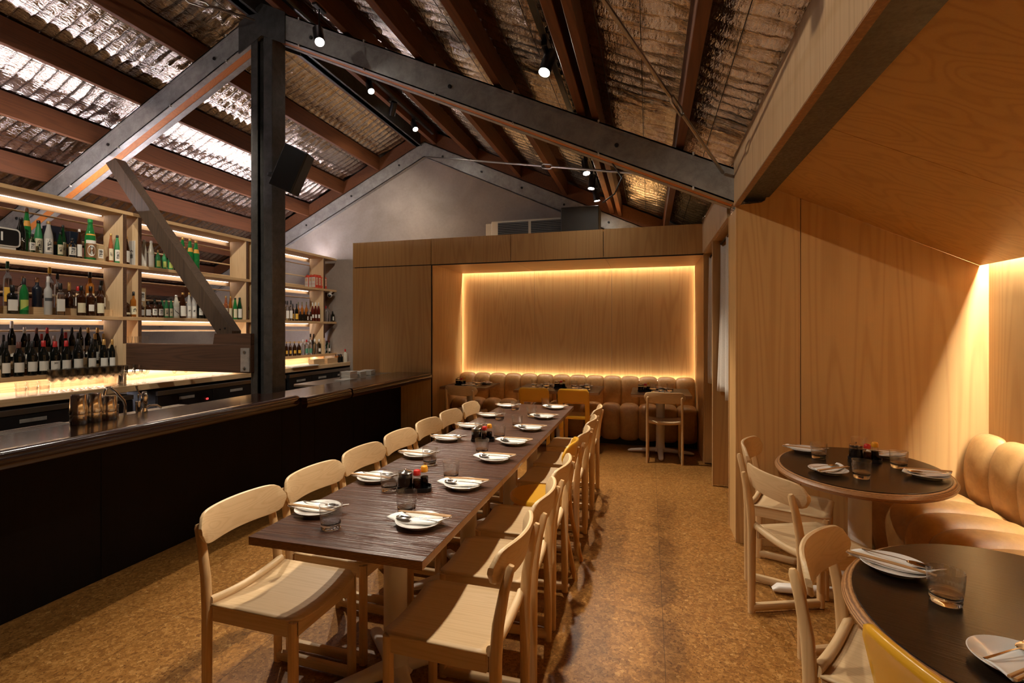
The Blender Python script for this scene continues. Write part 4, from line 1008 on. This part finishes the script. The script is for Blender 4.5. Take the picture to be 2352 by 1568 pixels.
# mini bottles and timber boxes on the counter end
for k in range(6):
    x = -4.92 + .0*k if k > 2 else -4.985; y = 7.20 + .062*(k%3)
    bottle('wine','black' if k > 2 else 'amber','black','none','', 'miniature %s bottle on the counter end by the gable wall, %s in its row' % ('dark' if k>2 else 'amber', ordn(k%3+1)), x, y, .95, .0235, .135, 'miniature bottles on the counter')
bottle('square','cloudy','red','none','','white bottle with red top at the very end of the back counter',-4.88,7.31,.95,.03,.22,'miniature bottles on the counter')
for (y,lb) in ((6.68,'slatted timber box on the back counter, left one'),(7.02,'slatted timber box on the back counter, right one')):
    e = empty('timber_box', (-4.97,y,.95), 0, lb, 'box'); m = MB()
    for q in range(4): m.box(-.05,.05,-.135,.135,q*.022,q*.022+.018,.001)
    m.build('slats', M['counter'], e); MB().box(-.045,.045,-.13,.13,.004,.082).build('core', M['shelf'], e)
o = MB().box(-.10,.10,-.30,.30,0,.016,.002).build('cutting_board', M['plaster_white'], loc=(-4.955+.03,6.25,.95)); tag(o,'long pale cutting board on the back counter beside the timber boxes','board')
# steel cups by the upright
for (x,y,h,z,lb) in ((-5.18,3.715,.21,1.10,'tall steel tumbler at the end of the wine shelf'),):
    tag(MB().lathe([(.026,0),(.034,h),(.032,h),(.024,.004)],20).build('steel_tumbler', M['steel'], loc=(x,y,z)), lb, 'tumbler')
tag(MB().lathe([(.028,0),(.036,.19),(.034,.19),(.026,.004)],20).build('steel_tumbler', M['steel'], loc=(-5.04,3.70,.95)), 'steel tumbler standing on the counter below the upright', 'tumbler')
# wine glasses on the back counter
wg = MB().lathe([(.0,.0),(.033,.001),(.033,.003),(.006,.008),(.0038,.02),(.0038,.082),(.009,.090),(.026,.105),(.036,.128),(.037,.15),(.031,.20),(.0302,.20),(.0358,.15),(.0348,.129),(.025,.107),(.0,.093)], 20)
proto = None; n = 0
for row,(x,y0,cnt_) in enumerate([(-4.895,3.03,12),(-4.972,3.07,12),(-5.048,3.11,8)]):
    for i in range(cnt_):
        y = y0 + i*.0745; 
        if proto is None: proto = wg.build('wine_glass', M['glass']); o = proto
        else: o = proto.copy(); COL.objects.link(o)
        o.location = (x, y, .95)
        tag(o, 'empty wine glass, %s from the left in the %s row on the counter' % (ordn(i+1), ['front','second','rear'][row]), 'wine glass', 'wine glasses on the back counter')
cg = MB().lathe([(0,0),(.026,.001),(.026,.003),(.003,.006),(.003,.06),(.012,.07),(.026,.10),(.0255,.10),(.010,.071),(0,.066)], 18)
cp = None
for i,(x,y) in enumerate([(-4.95,4.22),(-4.95,4.36),(-4.95,4.50),(-4.93,4.70),(-4.93,4.83),(-4.93,4.95),(-4.93,5.07)]):
    o = cg.build('coupe_glass', M['glass']) if cp is None else cp.copy()
    if cp is not None: COL.objects.link(o)
    cp = cp or o; o.location = (x,y,.95); tag(o,'small stemmed glass beyond the timber beam, %s from the left' % ordn(i+1),'glass','small stemmed glasses on the counter')
tb = MB().lathe([(.030,0),(.038,.075),(.0365,.075),(.029,.008),(0,.008)],24); tp = None
for s,(y) in enumerate([2.80,2.88,2.965]):
    for l in range(2):
        o = tb.build('water_tumbler', M['glass']) if tp is None else tp.copy()
        if tp is not None: COL.objects.link(o)
        tp = tp or o; o.location = (-4.90,y,.95+l*.042); tag(o,'clear tumbler, %s one of the %s stack beside the wine glasses' % (['lower','upper'][l], ordn(s+1)),'tumbler','stacked tumblers on the back counter')
e = None
for i,(y,x) in enumerate([(4.02,-5.15),(4.07,-5.12),(4.10,-5.19),(4.13,-5.14)]):
    o = MB().lathe([(.018,0),(.022,.07),(.021,.07),(.017,.006),(0,.006)],16).build('shot_glass', M['glass'], loc=(x+1.3,y-.2,1.357)) 
    o.location = (-5.00+.03*(i%2), 3.82+.024*i*2-.05, 1.357)
    tag(o,'tiny clear glass standing on the dark timber beam, %s from the left' % ordn(i+1),'glass','tiny glasses on the timber beam')
# ================================================================= FURNITURE
def ash_chair():
    r = empty('dining_chair', (0,0,0), 0)
    # seat: thin dished ply panel
    nx, ny = 10, 14; rows = []
    def zs(y): return .462 - .020*(1-(y/.20)**2)
    for i in range(nx+1):
        t = i/nx; x = -.175 + .385*t; w = .195
        if t > .9: w = .195 - .03*(1-sqrt(max(0,1-((t-.9)/.1)**2)))
        rows.append([(x, -w+2*w*j/ny, zs((-w+2*w*j/ny))) for j in range(ny+1)])
    s = MB().grid(rows).build('seat', M['chair'], r, autosmooth=False); sm = s.modifiers.new('t','SOLIDIFY'); sm.thickness = .009; sm.offset = -1
    for y in (-1,1):
        MB().box(-.175,.188,y*.183-.009,y*.183+.009,.392,.452,.003).build('seat_rail', M['chair'], r)
    rows = []
    for j in range(13):
        y = -.18+.36*j/12; z1 = zs(y)-.010
        rows.append([(.190,y,.395),(.204,y,.395),(.204,y,z1),(.190,y,z1),(.190,y,.395)])
    m = MB().grid(rows, smooth=False); m.build('seat_rail', M['chair_y'], r)
    pth = [(-.188, -.19+.38*j/12, zs(-.19+.38*j/12)+.006) for j in range(13)]
    MB().sweep(pth, rrect(.030,.036,.014,3)).build('rear_rail', M['chair_y'], r)
    # front legs
    for y in (-1,1):
        MB().sweep([(.187,y*.180,.006),(.187,y*.180,.30),(.187,y*.180,.448)], rrect(.034,.034,.012,3), up=(0,1,0)).build('leg', M['chair_z'], r)
        MB().sweep([(-.205,y*.187,.0),(-.205,y*.187,.25),(-.204,y*.187,.44),(-.212,y*.186,.55),(-.232,y*.183,.66),(-.252,y*.181,.735),(-.256,y*.181,.748)],
                   rrect(.027,.040,.012,3), up=(1,0,0), scale=[(1,.9),(1,1),(1,1.08),(1,1.0),(1,.85),(1,.72),(.6,.45)]).build('leg', M['chair_z'], r)
        MB().sweep([(-.20,y*.186,.030),(.19,y*.181,.030),(.203,y*.180,.030)], rrect(.028,.040,.009,2), scale=[(1,1),(1.15,1),(.7,.8)]).build('runner', M['chair'], r)
    # curved backrest
    rows = []; ny = 24
    for j in range(ny+1):
        q = -1+2*j/ny; y = .222*q; xc = -.250 + .052*q*q
        hh = .064*(max(0,1-abs(q)**9))**.5 if abs(q) < 1 else 0
        hh = max(hh, .012); th = .010
        zc_ = .738; r_ = []
        for k in range(12):
            a = 2*pi*k/12; ca, sa = cos(a), sin(a)
            u = (abs(ca)**.5)*(1 if ca>0 else -1); w = (abs(sa)**.35)*(1 if sa>0 else -1)
            z = zc_ + hh*w; r_.append((xc + th*u - (z-zc_)*.20 + .0*q, y, z))
        rows.append(r_+[r_[0]])
    m = MB().grid(rows); m.add(rows[0][:-1],[tuple(range(12))]); m.add(rows[-1][:-1],[tuple(range(12))])
    m.build('backrest', M['chair_y'], r)
    return r
def yellow_plate_chair():
    r = empty('yellow_chair', (0,0,0), 0)
    m = MB(); m.prism([(p[0],p[1]) for p in rrect(.38,.38,.05,5)], 2, .43, .455); m.build('seat', M['yellow'], r)
    # back plate with arch cut, in one piece with the side straps
    out = [(-.185,.30),(-.185,.74),(-.175,.785),(-.145,.80),(.145,.80),(.175,.785),(.185,.74),(.185,.30),(.135,.30),(.135,.585),(.125,.612),(.10,.622),(-.10,.622),(-.125,.612),(-.135,.585),(-.135,.30)]
    n = len(out)
    def bx(z): return -.195 - .09*max(0,(z-.44)/.36)
    def cv(y): return -.018*(1-(y/.185)**2)
    left = [(-.185,.30),(-.185,.46),(-.185,.60),(-.185,.74),(-.175,.785),(-.145,.80)]
    m = MB()
    def slab(ya, yb, za, zb, ny, nz, corner=None):
        f = []; 
        for i in range(ny+1):
            y = ya+(yb-ya)*i/ny; rr_ = []
            for k in range(nz+1):
                zt_ = zb
                if corner and abs(y) > .185-.045: zt_ = zb - .045*(1-sqrt(max(0,1-((abs(y)-.14)/.045)**2)))
                z = za+(zt_-za)*k/nz; rr_.append((bx(z)+cv(y)*min(1,max(0,(z-.45)/.15)), y, z))
            f.append(rr_)
        m.grid(f)
    slab(-.185,.185,.625,.80,20,6,True); slab(-.185,-.13,.30,.625,3,8); slab(.13,.185,.30,.625,3,8)
    b = m.build('backrest', M['yellow'], r, autosmooth=False); bm = bmesh.new(); bm.from_mesh(b.data); bmesh.ops.remove_doubles(bm, verts=bm.verts, dist=.0008); bm.to_mesh(b.data); bm.free()
    sm = b.modifiers.new('t','SOLIDIFY'); sm.thickness = .014; sm.offset = 0
    for y in (-1,1):
        MB().sweep([(-.168,y*.155,.0),(-.168,y*.155,.20),(-.168,y*.155,.40),(-.160,y*.155,.425),(-.12,y*.155,.428)], rrect(.045,.030,.006,2), up=(1,0,0), smooth=False).build('leg', M['yellow'], r)
        MB().sweep([(.15,y*.150,.0),(.15,y*.150,.38),(.145,y*.150,.42),(.10,y*.150,.428),(.02,y*.150,.428)], rrect(.045,.030,.006,2), up=(1,0,0), smooth=False).build('leg', M['yellow'], r)
    return r
def yellow_round_chair():
    r = empty('yellow_round_chair', (0,0,0), 0)
    MB().lathe([(0,.420),(.180,.420),(.190,.427),(.190,.450),(.183,.458),(0,.458)], 40).build('seat', M['yellow'], r)
    rows = []; 
    for j in range(21):
        q = -1+2*j/20; y = .175*q; xc = -.235+.055*q*q; hh = max(.012, .075*sqrt(max(0,1-abs(q)**5)))
        rows.append([(xc-(k/6*2*hh-hh)*.15, y, .735-hh+2*hh*k/6) for k in range(7)])
    b = MB().grid(rows).build('backrest', M['yellow'], r, autosmooth=False); sm = b.modifiers.new('t','SOLIDIFY'); sm.thickness = .014
    for y in (-1,1):
        MB().sweep([(-.245,y*.13,0),(-.18,y*.125,.30),(-.165,y*.12,.45),(-.19,y*.12,.60),(-.225,y*.115,.74)], rrect(.035,.026,.008,2), up=(1,0,0)).build('leg', M['yellowleg'], r)
        MB().sweep([(.17,y*.17,0),(.13,y*.13,.41),(.11,y*.12,.425)], rrect(.035,.028,.008,2), up=(1,0,0)).build('leg', M['yellowleg'], r)
    return r
def place(proto, first, x, y, deg, label, cat, grp, z=0):
    o = proto if first else copy_tree(proto)
    o.location = (x,y,z); o.rotation_euler = (0,0,radians(deg)); tag(o, label, cat, grp); return o
ch = ash_chair()
LY = [1.70,2.155,2.61,3.08,3.54,3.985,4.48]
RY = [1.725,2.19,2.665,3.13,3.53,4.02,4.60]
for i,y in enumerate(LY):
    place(ch, i==0, -1.408+random.uniform(-.008,.008), y, random.uniform(-1.5,1.5), 'ash chair on the bar side of the long table, %s from the near end' % ordn(i+1), 'chair', 'ash chairs along the bar side of the long table')
for i,y in enumerate(RY):
    if i == 3: continue
    place(ch, False, -.668+random.uniform(-.006,.006), y, 180+random.uniform(-1.5,1.5), 'ash chair on the aisle side of the long table, %s from the near end' % ordn(i+1), 'chair', 'ash chairs along the aisle side of the long table')
yr = yellow_round_chair(); place(yr, True, -.665, RY[3], 180, 'yellow chair with round seat among ash chairs on the aisle side', 'chair', None)
place(ch, False, .17, 6.075, 90, 'pale ash chair alone at the right-hand niche table', 'chair', 'ash chairs in the niche')
place(ch, False, -2.235, 6.06, 86, 'ash chair in shade at the left-hand niche table', 'chair', 'ash chairs in the niche')
place(ch, False, .825, 3.40, -20, 'ash chair at the far side of the oval booth table by the veneer wall', 'chair', 'ash chairs in the booth')
place(ch, False, .785, 2.83, 23, 'ash chair seen from behind at the near side of the far booth table', 'chair', 'ash chairs in the booth')
place(ch, False, .745, 1.795, -30.6, 'ash chair at the nearest booth table, left of its plate', 'chair', 'ash chairs in the booth')
yp = yellow_plate_chair()
place(yp, True, -1.325, 6.16, 90, 'yellow lacquered chair at the middle niche table, left one', 'chair', 'yellow chairs in the niche')
place(yp, False, -.85, 6.16, 90, 'yellow lacquered chair at the middle niche table, right one', 'chair', 'yellow chairs in the niche')
place(yp, False, .828, 1.345, 19.5, 'yellow lacquered chair cut off by the bottom edge at the nearest booth table', 'chair', None)
# ---------------------------------------------------------------- tables
def pedestal(parent, r=.050, arm=.36, rot=45, z=.70):
    MB().lathe([(r*1.5,.035),(r*1.12,.07),(r,.12),(r,z)], 28).build('column', M['white'], parent)
    for k in range(4):
        a = radians(rot+90*k); c, s_ = cos(a), sin(a)
        MB().sweep([(c*.03,s_*.03,.052),(c*.12,s_*.12,.045),(c*arm*.7,s_*arm*.7,.034),(c*arm*.96,s_*arm*.96,.026),(c*(arm+.02),s_*(arm+.02),.020)], rrect(.058,.040,.016,3), scale=[(1.5,1.3),(1.1,1.1),(1,1),(.95,.8),(.5,.4)]).build('foot', M['white'], parent)
    MB().box(-.16,.16,-.16,.16,z-.004,z+.012).build('top_plate', M['black'], parent)
def rect_table(x0, x1, y0, y1, label, grp, arm=.34, z=.75, rot=45):
    cx_, cy_ = (x0+x1)/2, (y0+y1)/2; r = empty('table', (cx_,cy_,0), 0, label, 'table', grp)
    w, d = (x1-x0)/2-.001, (y1-y0)/2-.0015
    MB().box(-w,w,-d,d,z-.003,z,.001).build('tabletop', M['table'], r)
    MB().box(-w+.001,w-.001,-d+.001,d-.001,z-.030,z-.003).build('ply_edge', M['plyedge'], r)
    pedestal(r, .050, arm, rot, z-.045); return r
for i,(a,b) in enumerate([(1.478,2.402),(2.404,3.298),(3.30,4.258),(4.26,4.888)]):
    rect_table(-1.392,-.700,a,b,'dark stained table with ply edge, %s from the near end of the long row' % ordn(i+1), 'tables pushed together in a long row', .34 if i<3 else .26)
rect_table(-2.62,-1.99,6.04,6.70,'small dark table against the left wall of the niche','tables in the niche',.28,rot=0)
rect_table(-1.61,-.565,5.99,6.74,'middle dark table in the niche behind two yellow chairs','tables in the niche',.30,rot=0)
rect_table(-.20,.47,5.98,6.70,'small dark table at the right end of the niche','tables in the niche',.36,rot=0)
def oval_table(cx_, cy_, a, b, deg, label):
    r = empty('oval_table', (cx_,cy_,0), radians(deg), label, 'table', 'oval tables in the booth'); z = .75
    n = 72
    def ring(o, zz): return [((a+o)*cos(2*pi*i/n), (b+o)*sin(2*pi*i/n), zz) for i in range(n)]
    def loft(rs, smooth=True):
        m = MB(); R_ = [list(q)+[q[0]] for q in rs]; m.grid(R_, smooth); return m
    m = loft([ring(-.004,z-.004),ring(0,z-.003),ring(0,z-.001),ring(-.002,z)]); m.add(ring(-.002,z), [tuple(range(n))]); m.build('tabletop', M['table_round'], r)
    m = loft([ring(-.01,z-.0035),ring(.003,z-.0035),ring(.018,z-.010),ring(.026,z-.022),ring(.022,z-.034),ring(.010,z-.042),ring(-.03,z-.044)]); m.add(ring(-.03,z-.044), [tuple(range(n))]); m.build('ply_edge', M['plyedge'], r)
    MB().lathe([(.075,.03),(.056,.07),(.054,.12),(.054,z-.044)], 32).build('column', M['white'], r)
    for k in range(4):
        t = radians(90*k-deg); c, s_ = cos(t), sin(t); arm = .40
        MB().sweep([(c*.03,s_*.03,.050),(c*.12,s_*.12,.045),(c*arm*.75,s_*arm*.75,.036),(c*arm,s_*arm,.030),(c*(arm+.03),s_*(arm+.03),.018)], rrect(.062,.042,.014,3), scale=[(1.3,1.2),(1,1),(1,1),(.95,.9),(.6,.3)]).build('foot', M['white'], r)
    return r
oval_table(1.107,3.183,.493,.380,90-20.5,'dark oval table with ply edge at the far end of the booth')
oval_table(.966,1.635,.500,.395,90-23,'dark oval table with ply edge nearest the camera in the booth')
# ---------------------------------------------------------------- place settings
def mk_plate():
    return MB().lathe([(0,.003),(.052,.003),(.054,.0),(.058,0),(.060,.004),(.078,.012),(.0905,.0185),(.0915,.0205),(.0895,.0215),(.076,.0155),(.060,.010),(.050,.0085),(0,.0085)], 48).build('side_plate', M['porcelain'])
def mk_napkin():
    rows = []
    for i in range(15):
        t = i/14; x = -.102+.204*t; r_ = []
        for j in range(7):
            q = j/6; y = -.040+.066*q + .018*(t-.5)
            xx = x + .030*(q-.5)
            e_ = abs(2*t-1)
            z = .0205 + .010*max(0,(e_-.72)/.28)**1.5 + .0035*sin(q*pi) - .0015*cos(t*9)
            if e_ < .72: z -= .006*(1-(e_/.72)**2)
            r_.append((xx,y,z))
        rows.append(r_)
    o = MB().grid(rows).build('napkin', M['napkin'], autosmooth=False); s = o.modifiers.new('t','SOLIDIFY'); s.thickness = .0035; s.offset = 1; return o
def mk_spoon():
    r = empty('spoon',(0,0,0)); rows = []
    for i in range(13):
        a = pi*i/12; x = .058-.030*cos(a); w = .0165*sin(a)**.75+.0006; r_ = []
        for j in range(9):
            q = -1+j/4; r_.append((x, w*q, .0305 - .0085*(1-q*q)*sin(a)**.8))
        rows.append(r_)
    b = MB().grid(rows).build('bowl', M['steel'], r, autosmooth=False); s = b.modifiers.new('t','SOLIDIFY'); s.thickness = .0014
    MB().sweep([(.030,0,.0305),(.018,0,.0315),(0,0,.032),(-.04,0,.0305),(-.088,0,.0295)], rrect(.0055,.0022,.001,2), scale=[(.8,1),(.7,1),(.75,1),(1,1),(1.3,1)]).build('handle', M['steel'], r)
    return r
def mk_chop(): 
    return MB().sweep([(-.115,0,.031),(0,0,.032),(.105,0,.030)], rrect(.0062,.0058,.0018,2), scale=[1.05,.95,.7]).build('chopstick', M['chop'])
def mk_tumbler():
    n = 96; H = .090
    prof = [(.0,.0),(.033,.0),(.0355,.003),(.0362,.012),(.0370,.024),(.0378,.028),(.0388,.045),(.0405,.070),(.0412,.076),(.0425,.088),(.0428,H),(.0415,H),(.0408,.084),(.0385,.055),(.0365,.034),(.0345,.024),(.030,.0175),(0,.016)]
    def rib(k,a): return 1 + (.028*(.5+.5*cos(a*32)) if 5 <= k <= 7 else 0)
    e = empty('tumbler'); MB().lathe(prof[:5]+[(.0374,.026),(.0360,.026)]+prof[-3:], 48).build('thick_base', M['g_clear'], e)
    MB().lathe(prof[5:-3], n, ribs=lambda k,a: 1 + (.028*(.5+.5*cos(a*32)) if 1 <= k <= 3 else 0)).build('ribbed_wall', M['glass'], e); return e
P_ = {'plate':mk_plate(),'nap':mk_napkin(),'spoon':mk_spoon(),'chop':mk_chop(),'tum':mk_tumbler()}
USED = set()
def inst(key, x, y, z, rz):
    p = P_[key]
    if key in USED: o = copy_tree(p)
    else: USED.add(key); o = p
    o.location = (x,y,z); o.rotation_euler = (0,0,rz); return o
def setting(x, y, deg, where, glass=None, cut=True, g='long table'):
    a = radians(deg + random.uniform(-4,4)); z = .751
    def w(lx, ly): return x+lx*cos(a)-ly*sin(a), y+lx*sin(a)+ly*cos(a)
    tag(inst('plate', x, y, z, 0), 'white side plate under napkin, '+where, 'plate', 'side plates on the '+g)
    px, py = w(0,.008); tag(inst('nap', px, py, z, a), 'folded white napkin, '+where, 'napkin', 'napkins on the '+g)
    if cut:
        px, py = w(-.002,.018+random.uniform(-.004,.004)); tag(inst('spoon', px, py, z, a+random.uniform(-.05,.05)), 'steel spoon on napkin, '+where, 'spoon', 'spoons on the '+g)
        da = random.uniform(-.03,.06)
        for k in range(2):
            px, py = w(0,-.030-.009*k); tag(inst('chop', px, py, z, a+da+.012*k), '%s bamboo chopstick of the pair, %s' % (['inner','outer'][k], where), 'chopstick', 'chopsticks on the '+g)
    if glass: tag(inst('tum', glass[0], glass[1], z, random.random()), 'ribbed glass tumbler, '+where, 'glass', 'tumblers on the '+g)
SR = [1.755,2.231,2.739,3.170,3.643,4.155,4.680]; SL_ = [1.756,2.211,2.696,3.149,3.597,4.094,4.647]
GR = [(-.948,1.851),(-.949,2.334),(-.963,2.860),(-.983,3.293),(-.964,3.71),(-.965,4.20),(-.947,4.73)]
GL = [(-1.150,1.630),(-1.158,2.088),(-1.166,2.555),(-1.20,2.94),(-1.190,3.49),(-1.185,3.98),(-1.185,4.49)]
for i in range(7):
    setting(-.845, SR[i], 180, '%s place, aisle side of the long table' % ordn(i+1), GR[i])
    setting(-1.300, SL_[i], 0, '%s place, bar side of the long table' % ordn(i+1), GL[i] if i != 3 else None)
setting(.921,3.473,-22,'far left place on the far oval table',(.948,3.316),g='far oval table')
setting(.901,3.000,38,'near left place on the far oval table',(1.030,2.940),g='far oval table')
setting(1.342,3.470,180,'far right place on the far oval table',(1.235,3.560),g='far oval table')
setting(1.352,3.045,172,'near right place on the far oval table',(1.300,3.215),g='far oval table')
setting(.735,1.845,-30,'left place on the nearest oval table',(.782,1.665),g='near oval table')
setting(.790,1.385,36,'front place on the nearest oval table',None,g='near oval table')
setting(-2.28,6.20,90,'near place on the left niche table',(-2.19,6.34),g='left niche table'); setting(-2.14,6.53,-90,'bench place on the left niche table',(-2.27,6.45),g='left niche table')
for k,x in enumerate((-1.34,-.82)):
    s_ = ['left','right'][k]
    setting(x,6.14,90,'near %s place on the middle niche table' % s_,(x+.09,6.28),g='middle niche table'); setting(x+.04,6.56,-90,'bench %s place on the middle niche table' % s_,(x-.10,6.44),g='middle niche table')
setting(.15,6.15,90,'near place on the right niche table',(.05,6.31),g='right niche table'); setting(.14,6.52,-90,'bench place on the right niche table',(.25,6.42),g='right niche table')
# condiment sets
def caddy():
    r = {}
    m = MB(); out = rrect(.155,.085,.02,4)
    m.prism(out, 2, 0, .003)
    pth = [(p[0],p[1],.010) for p in out]; m.sweep(pth, [(.0015,-.008),(.0015,.008),(-.0015,.008),(-.0015,-.008)], closed=True, smooth=False)
    r['tray'] = m.build('condiment_tray', M['black'])
    e = empty('soy_jug'); MB().lathe([(.030,.001),(.0335,.004),(.0335,.058),(0,.058)],28).build('soy_sauce', M['soy'], e)
    MB().lathe([(.0345,0),(.0345,.060),(.0335,.078),(.0325,.078),(.0338,.060)],28).build('glass_jug', M['glass'], e)
    MB().lathe([(.034,.078),(.034,.081),(.026,.086),(.012,.088),(.006,.092),(.006,.096),(0,.097)],28).build('lid', M['steel'], e)
    MB().lathe([(.0325,.066),(.0325,.078),(0,.078)],24).build('collar', M['black'], e); r['jug'] = e
    for k,(cm,h) in (('red',('red',.094)),('yellow',('orangecap',.106))):
        e = empty('sauce_bottle'); MB().lathe([(.0165,0),(.019,.003),(.0175,h*.52),(0,h*.52)],20).build('sauce', M['g_brown'] if k=='red' else M['soy'], e)
        MB().lathe([(.0172,h*.52),(.0155,h*.74),(.0145,h*.76),(0,h*.76)],20).build('glass_neck', M['glass'], e)
        MB().lathe([(.0175,h*.74),(.018,h*.76),(.0165,h*.92),(.0135,h*.985),(.010,h),(0,h)],20).build('cap', M[cm], e); r[k] = e
    return r
CD = caddy(); first = True
def put_caddy(x, y, deg, where, g):
    global first
    a = radians(deg)
    for k,(lx,ly,lb,ct) in {'tray':(0,0,'small black tray holding the sauces, ','tray'),'jug':(-.042,0,'glass jug of soy sauce with steel lid, ','jug'),'red':(.012,-.010,'small red capped sauce bottle, ','bottle'),'yellow':(.045,.012,'small yellow capped sauce bottle, ','bottle')}.items():
        o = CD[k] if first else copy_tree(CD[k])
        o.location = (x+lx*cos(a)-ly*sin(a), y+lx*sin(a)+ly*cos(a), .751 if k=='tray' else .7545); o.rotation_euler = (0,0,a)
        tag(o, lb+where, ct, 'condiments')
    first = False
put_caddy(-1.048,2.125,22,'nearer set on the long table','a'); put_caddy(-1.072,3.20,18,'farther set on the long table','a')
put_caddy(1.185,3.335,-25,'set on the far oval table','a'); put_caddy(1.10,1.60,-40,'set on the nearest oval table','a')
put_caddy(-2.42,6.30,0,'set on the left niche table','a'); put_caddy(-1.08,6.33,0,'set on the middle niche table','a'); put_caddy(-.05,6.28,0,'set on the right niche table','a')
# ---------------------------------------------------------------- leather benches
def channels(path, centre, n, a0, a1, bulge, axis, parent, name, endround=True):
    for c in range(n):
        w0 = a0+(a1-a0)*c/n; w1 = a0+(a1-a0)*(c+1)/n; nu = 12; rows = []
        for i in range(nu+1):
            t = -1+2*i/nu; b = (1-abs(t)**2.4)**.55; a = (w0+w1)/2 + (w1-w0)/2*t*.992; r_ = []
            for k,(p,z) in enumerate(path):
                p0 = path[max(k-1,0)]; p1 = path[min(k+1,len(path)-1)]
                tx, tz = p1[0]-p0[0], p1[1]-p0[1]; L = hypot(tx,tz) or 1; nx_, nz_ = -tz/L, tx/L
                if (p-centre[0])*nx_ + (z-centre[1])*nz_ < 0: nx_, nz_ = -nx_, -nz_
                wr = .0025*noise.noise(V((a*9, p*7, z*7+c*3)))
                d = bulge*(b-1)+wr
                q = (p+nx_*d, z+nz_*d)
                r_.append((a,q[0],q[1]) if axis=='x' else (q[0],a,q[1]))
            rows.append(r_)
        MB().grid(rows).build(name, M['leather'], parent, autosmooth=False)
def dense(pts, m=4):
    out = []
    for i in range(len(pts)-1):
        p0 = pts[max(i-1,0)]; p1 = pts[i]; p2 = pts[i+1]; p3 = pts[min(i+2,len(pts)-1)]
        for k in range(m):
            t = k/m; out.append(tuple(.5*((2*p1[j])+(-p0[j]+p2[j])*t+(2*p0[j]-5*p1[j]+4*p2[j]-p3[j])*t*t+(-p0[j]+3*p1[j]-3*p2[j]+p3[j])*t**3) for j in (0,1)))
    out.append(pts[-1]); return out
bn = empty('niche_bench', (0,0,0), 0, 'long tan leather channel tufted bench in the lit niche', 'bench')
X0, X1 = -2.705, .58
channels(dense([(6.99,.40),(6.945,.48),(6.93,.60),(6.94,.72),(6.965,.805),(7.01,.855),(7.06,.865),(7.10,.845),(7.105,.79)]), (7.06,.62), 14, X0, X1, .036, 'x', bn, 'back_channel')
channels(dense([(6.99,.43),(6.90,.505),(6.78,.535),(6.69,.52),(6.63,.47),(6.605,.39),(6.605,.26),(6.62,.12),(6.65,.07)]), (6.85,.25), 14, X0, X1, .048, 'x', bn, 'seat_channel')
MB().box(X0,X1,6.72,7.12,.0,.40).box(X0,X1,7.06,7.10,.4,.80).build('bench_base', M['blackmat'], bn)
bb = empty('booth_bench', (0,0,0), 0, 'tan leather channel tufted bench along the right-hand booth wall', 'bench')
Ya, Yb = 3.835-.236*22, 3.835
channels(dense([(1.92,.40),(1.885,.48),(1.87,.58),(1.87,.68),(1.885,.76),(1.915,.83),(1.96,.865),(2.0,.86),(2.02,.81)]), (1.98,.62), 22, Ya, Yb, .036, 'y', bb, 'back_channel')
channels(dense([(1.93,.42),(1.84,.485),(1.70,.505),(1.56,.505),(1.45,.485),(1.385,.43),(1.36,.34),(1.375,.20),(1.40,.08)]), (1.65,.25), 22, Ya, Yb, .042, 'y', bb, 'seat_channel')
MB().box(1.47,2.02,Ya,Yb,.0,.40).box(1.97,2.02,Ya,Yb,.4,.80).build('bench_base', M['blackmat'], bb)
# ================================================================= CAMERA, WORLD
cam = bpy.data.cameras.new('camera'); co = bpy.data.objects.new('camera', cam); COL.objects.link(co)
cam.sensor_width = 36; cam.lens = 36*1150/2352; cam.shift_x = (1176-1150)/2352; cam.shift_y = (756-784)/2352; cam.clip_start = .05
co.location = (0,0,1.5); co.rotation_euler = (pi/2, 0, atan2(340,1150))
SC.camera = co
w = bpy.data.worlds.new('world'); SC.world = w; w.use_nodes = True
w.node_tree.nodes['Background'].inputs[0].default_value = (.01,.009,.008,1); w.node_tree.nodes['Background'].inputs[1].default_value = .3
SC.view_settings.view_transform = 'Standard'; SC.view_settings.look = 'None'; SC.view_settings.gamma = 1; SC.view_settings.use_curve_mapping = False
SC.view_settings.exposure = 1.0
cy = SC.cycles
cy.use_denoising = True; cy.max_bounces = 10; cy.transparent_max_bounces = 8; cy.transmission_bounces = 8; cy.glossy_bounces = 4; cy.diffuse_bounces = 4
cy.caustics_reflective = False; cy.caustics_refractive = False; cy.sample_clamp_indirect = 4; cy.use_light_tree = True
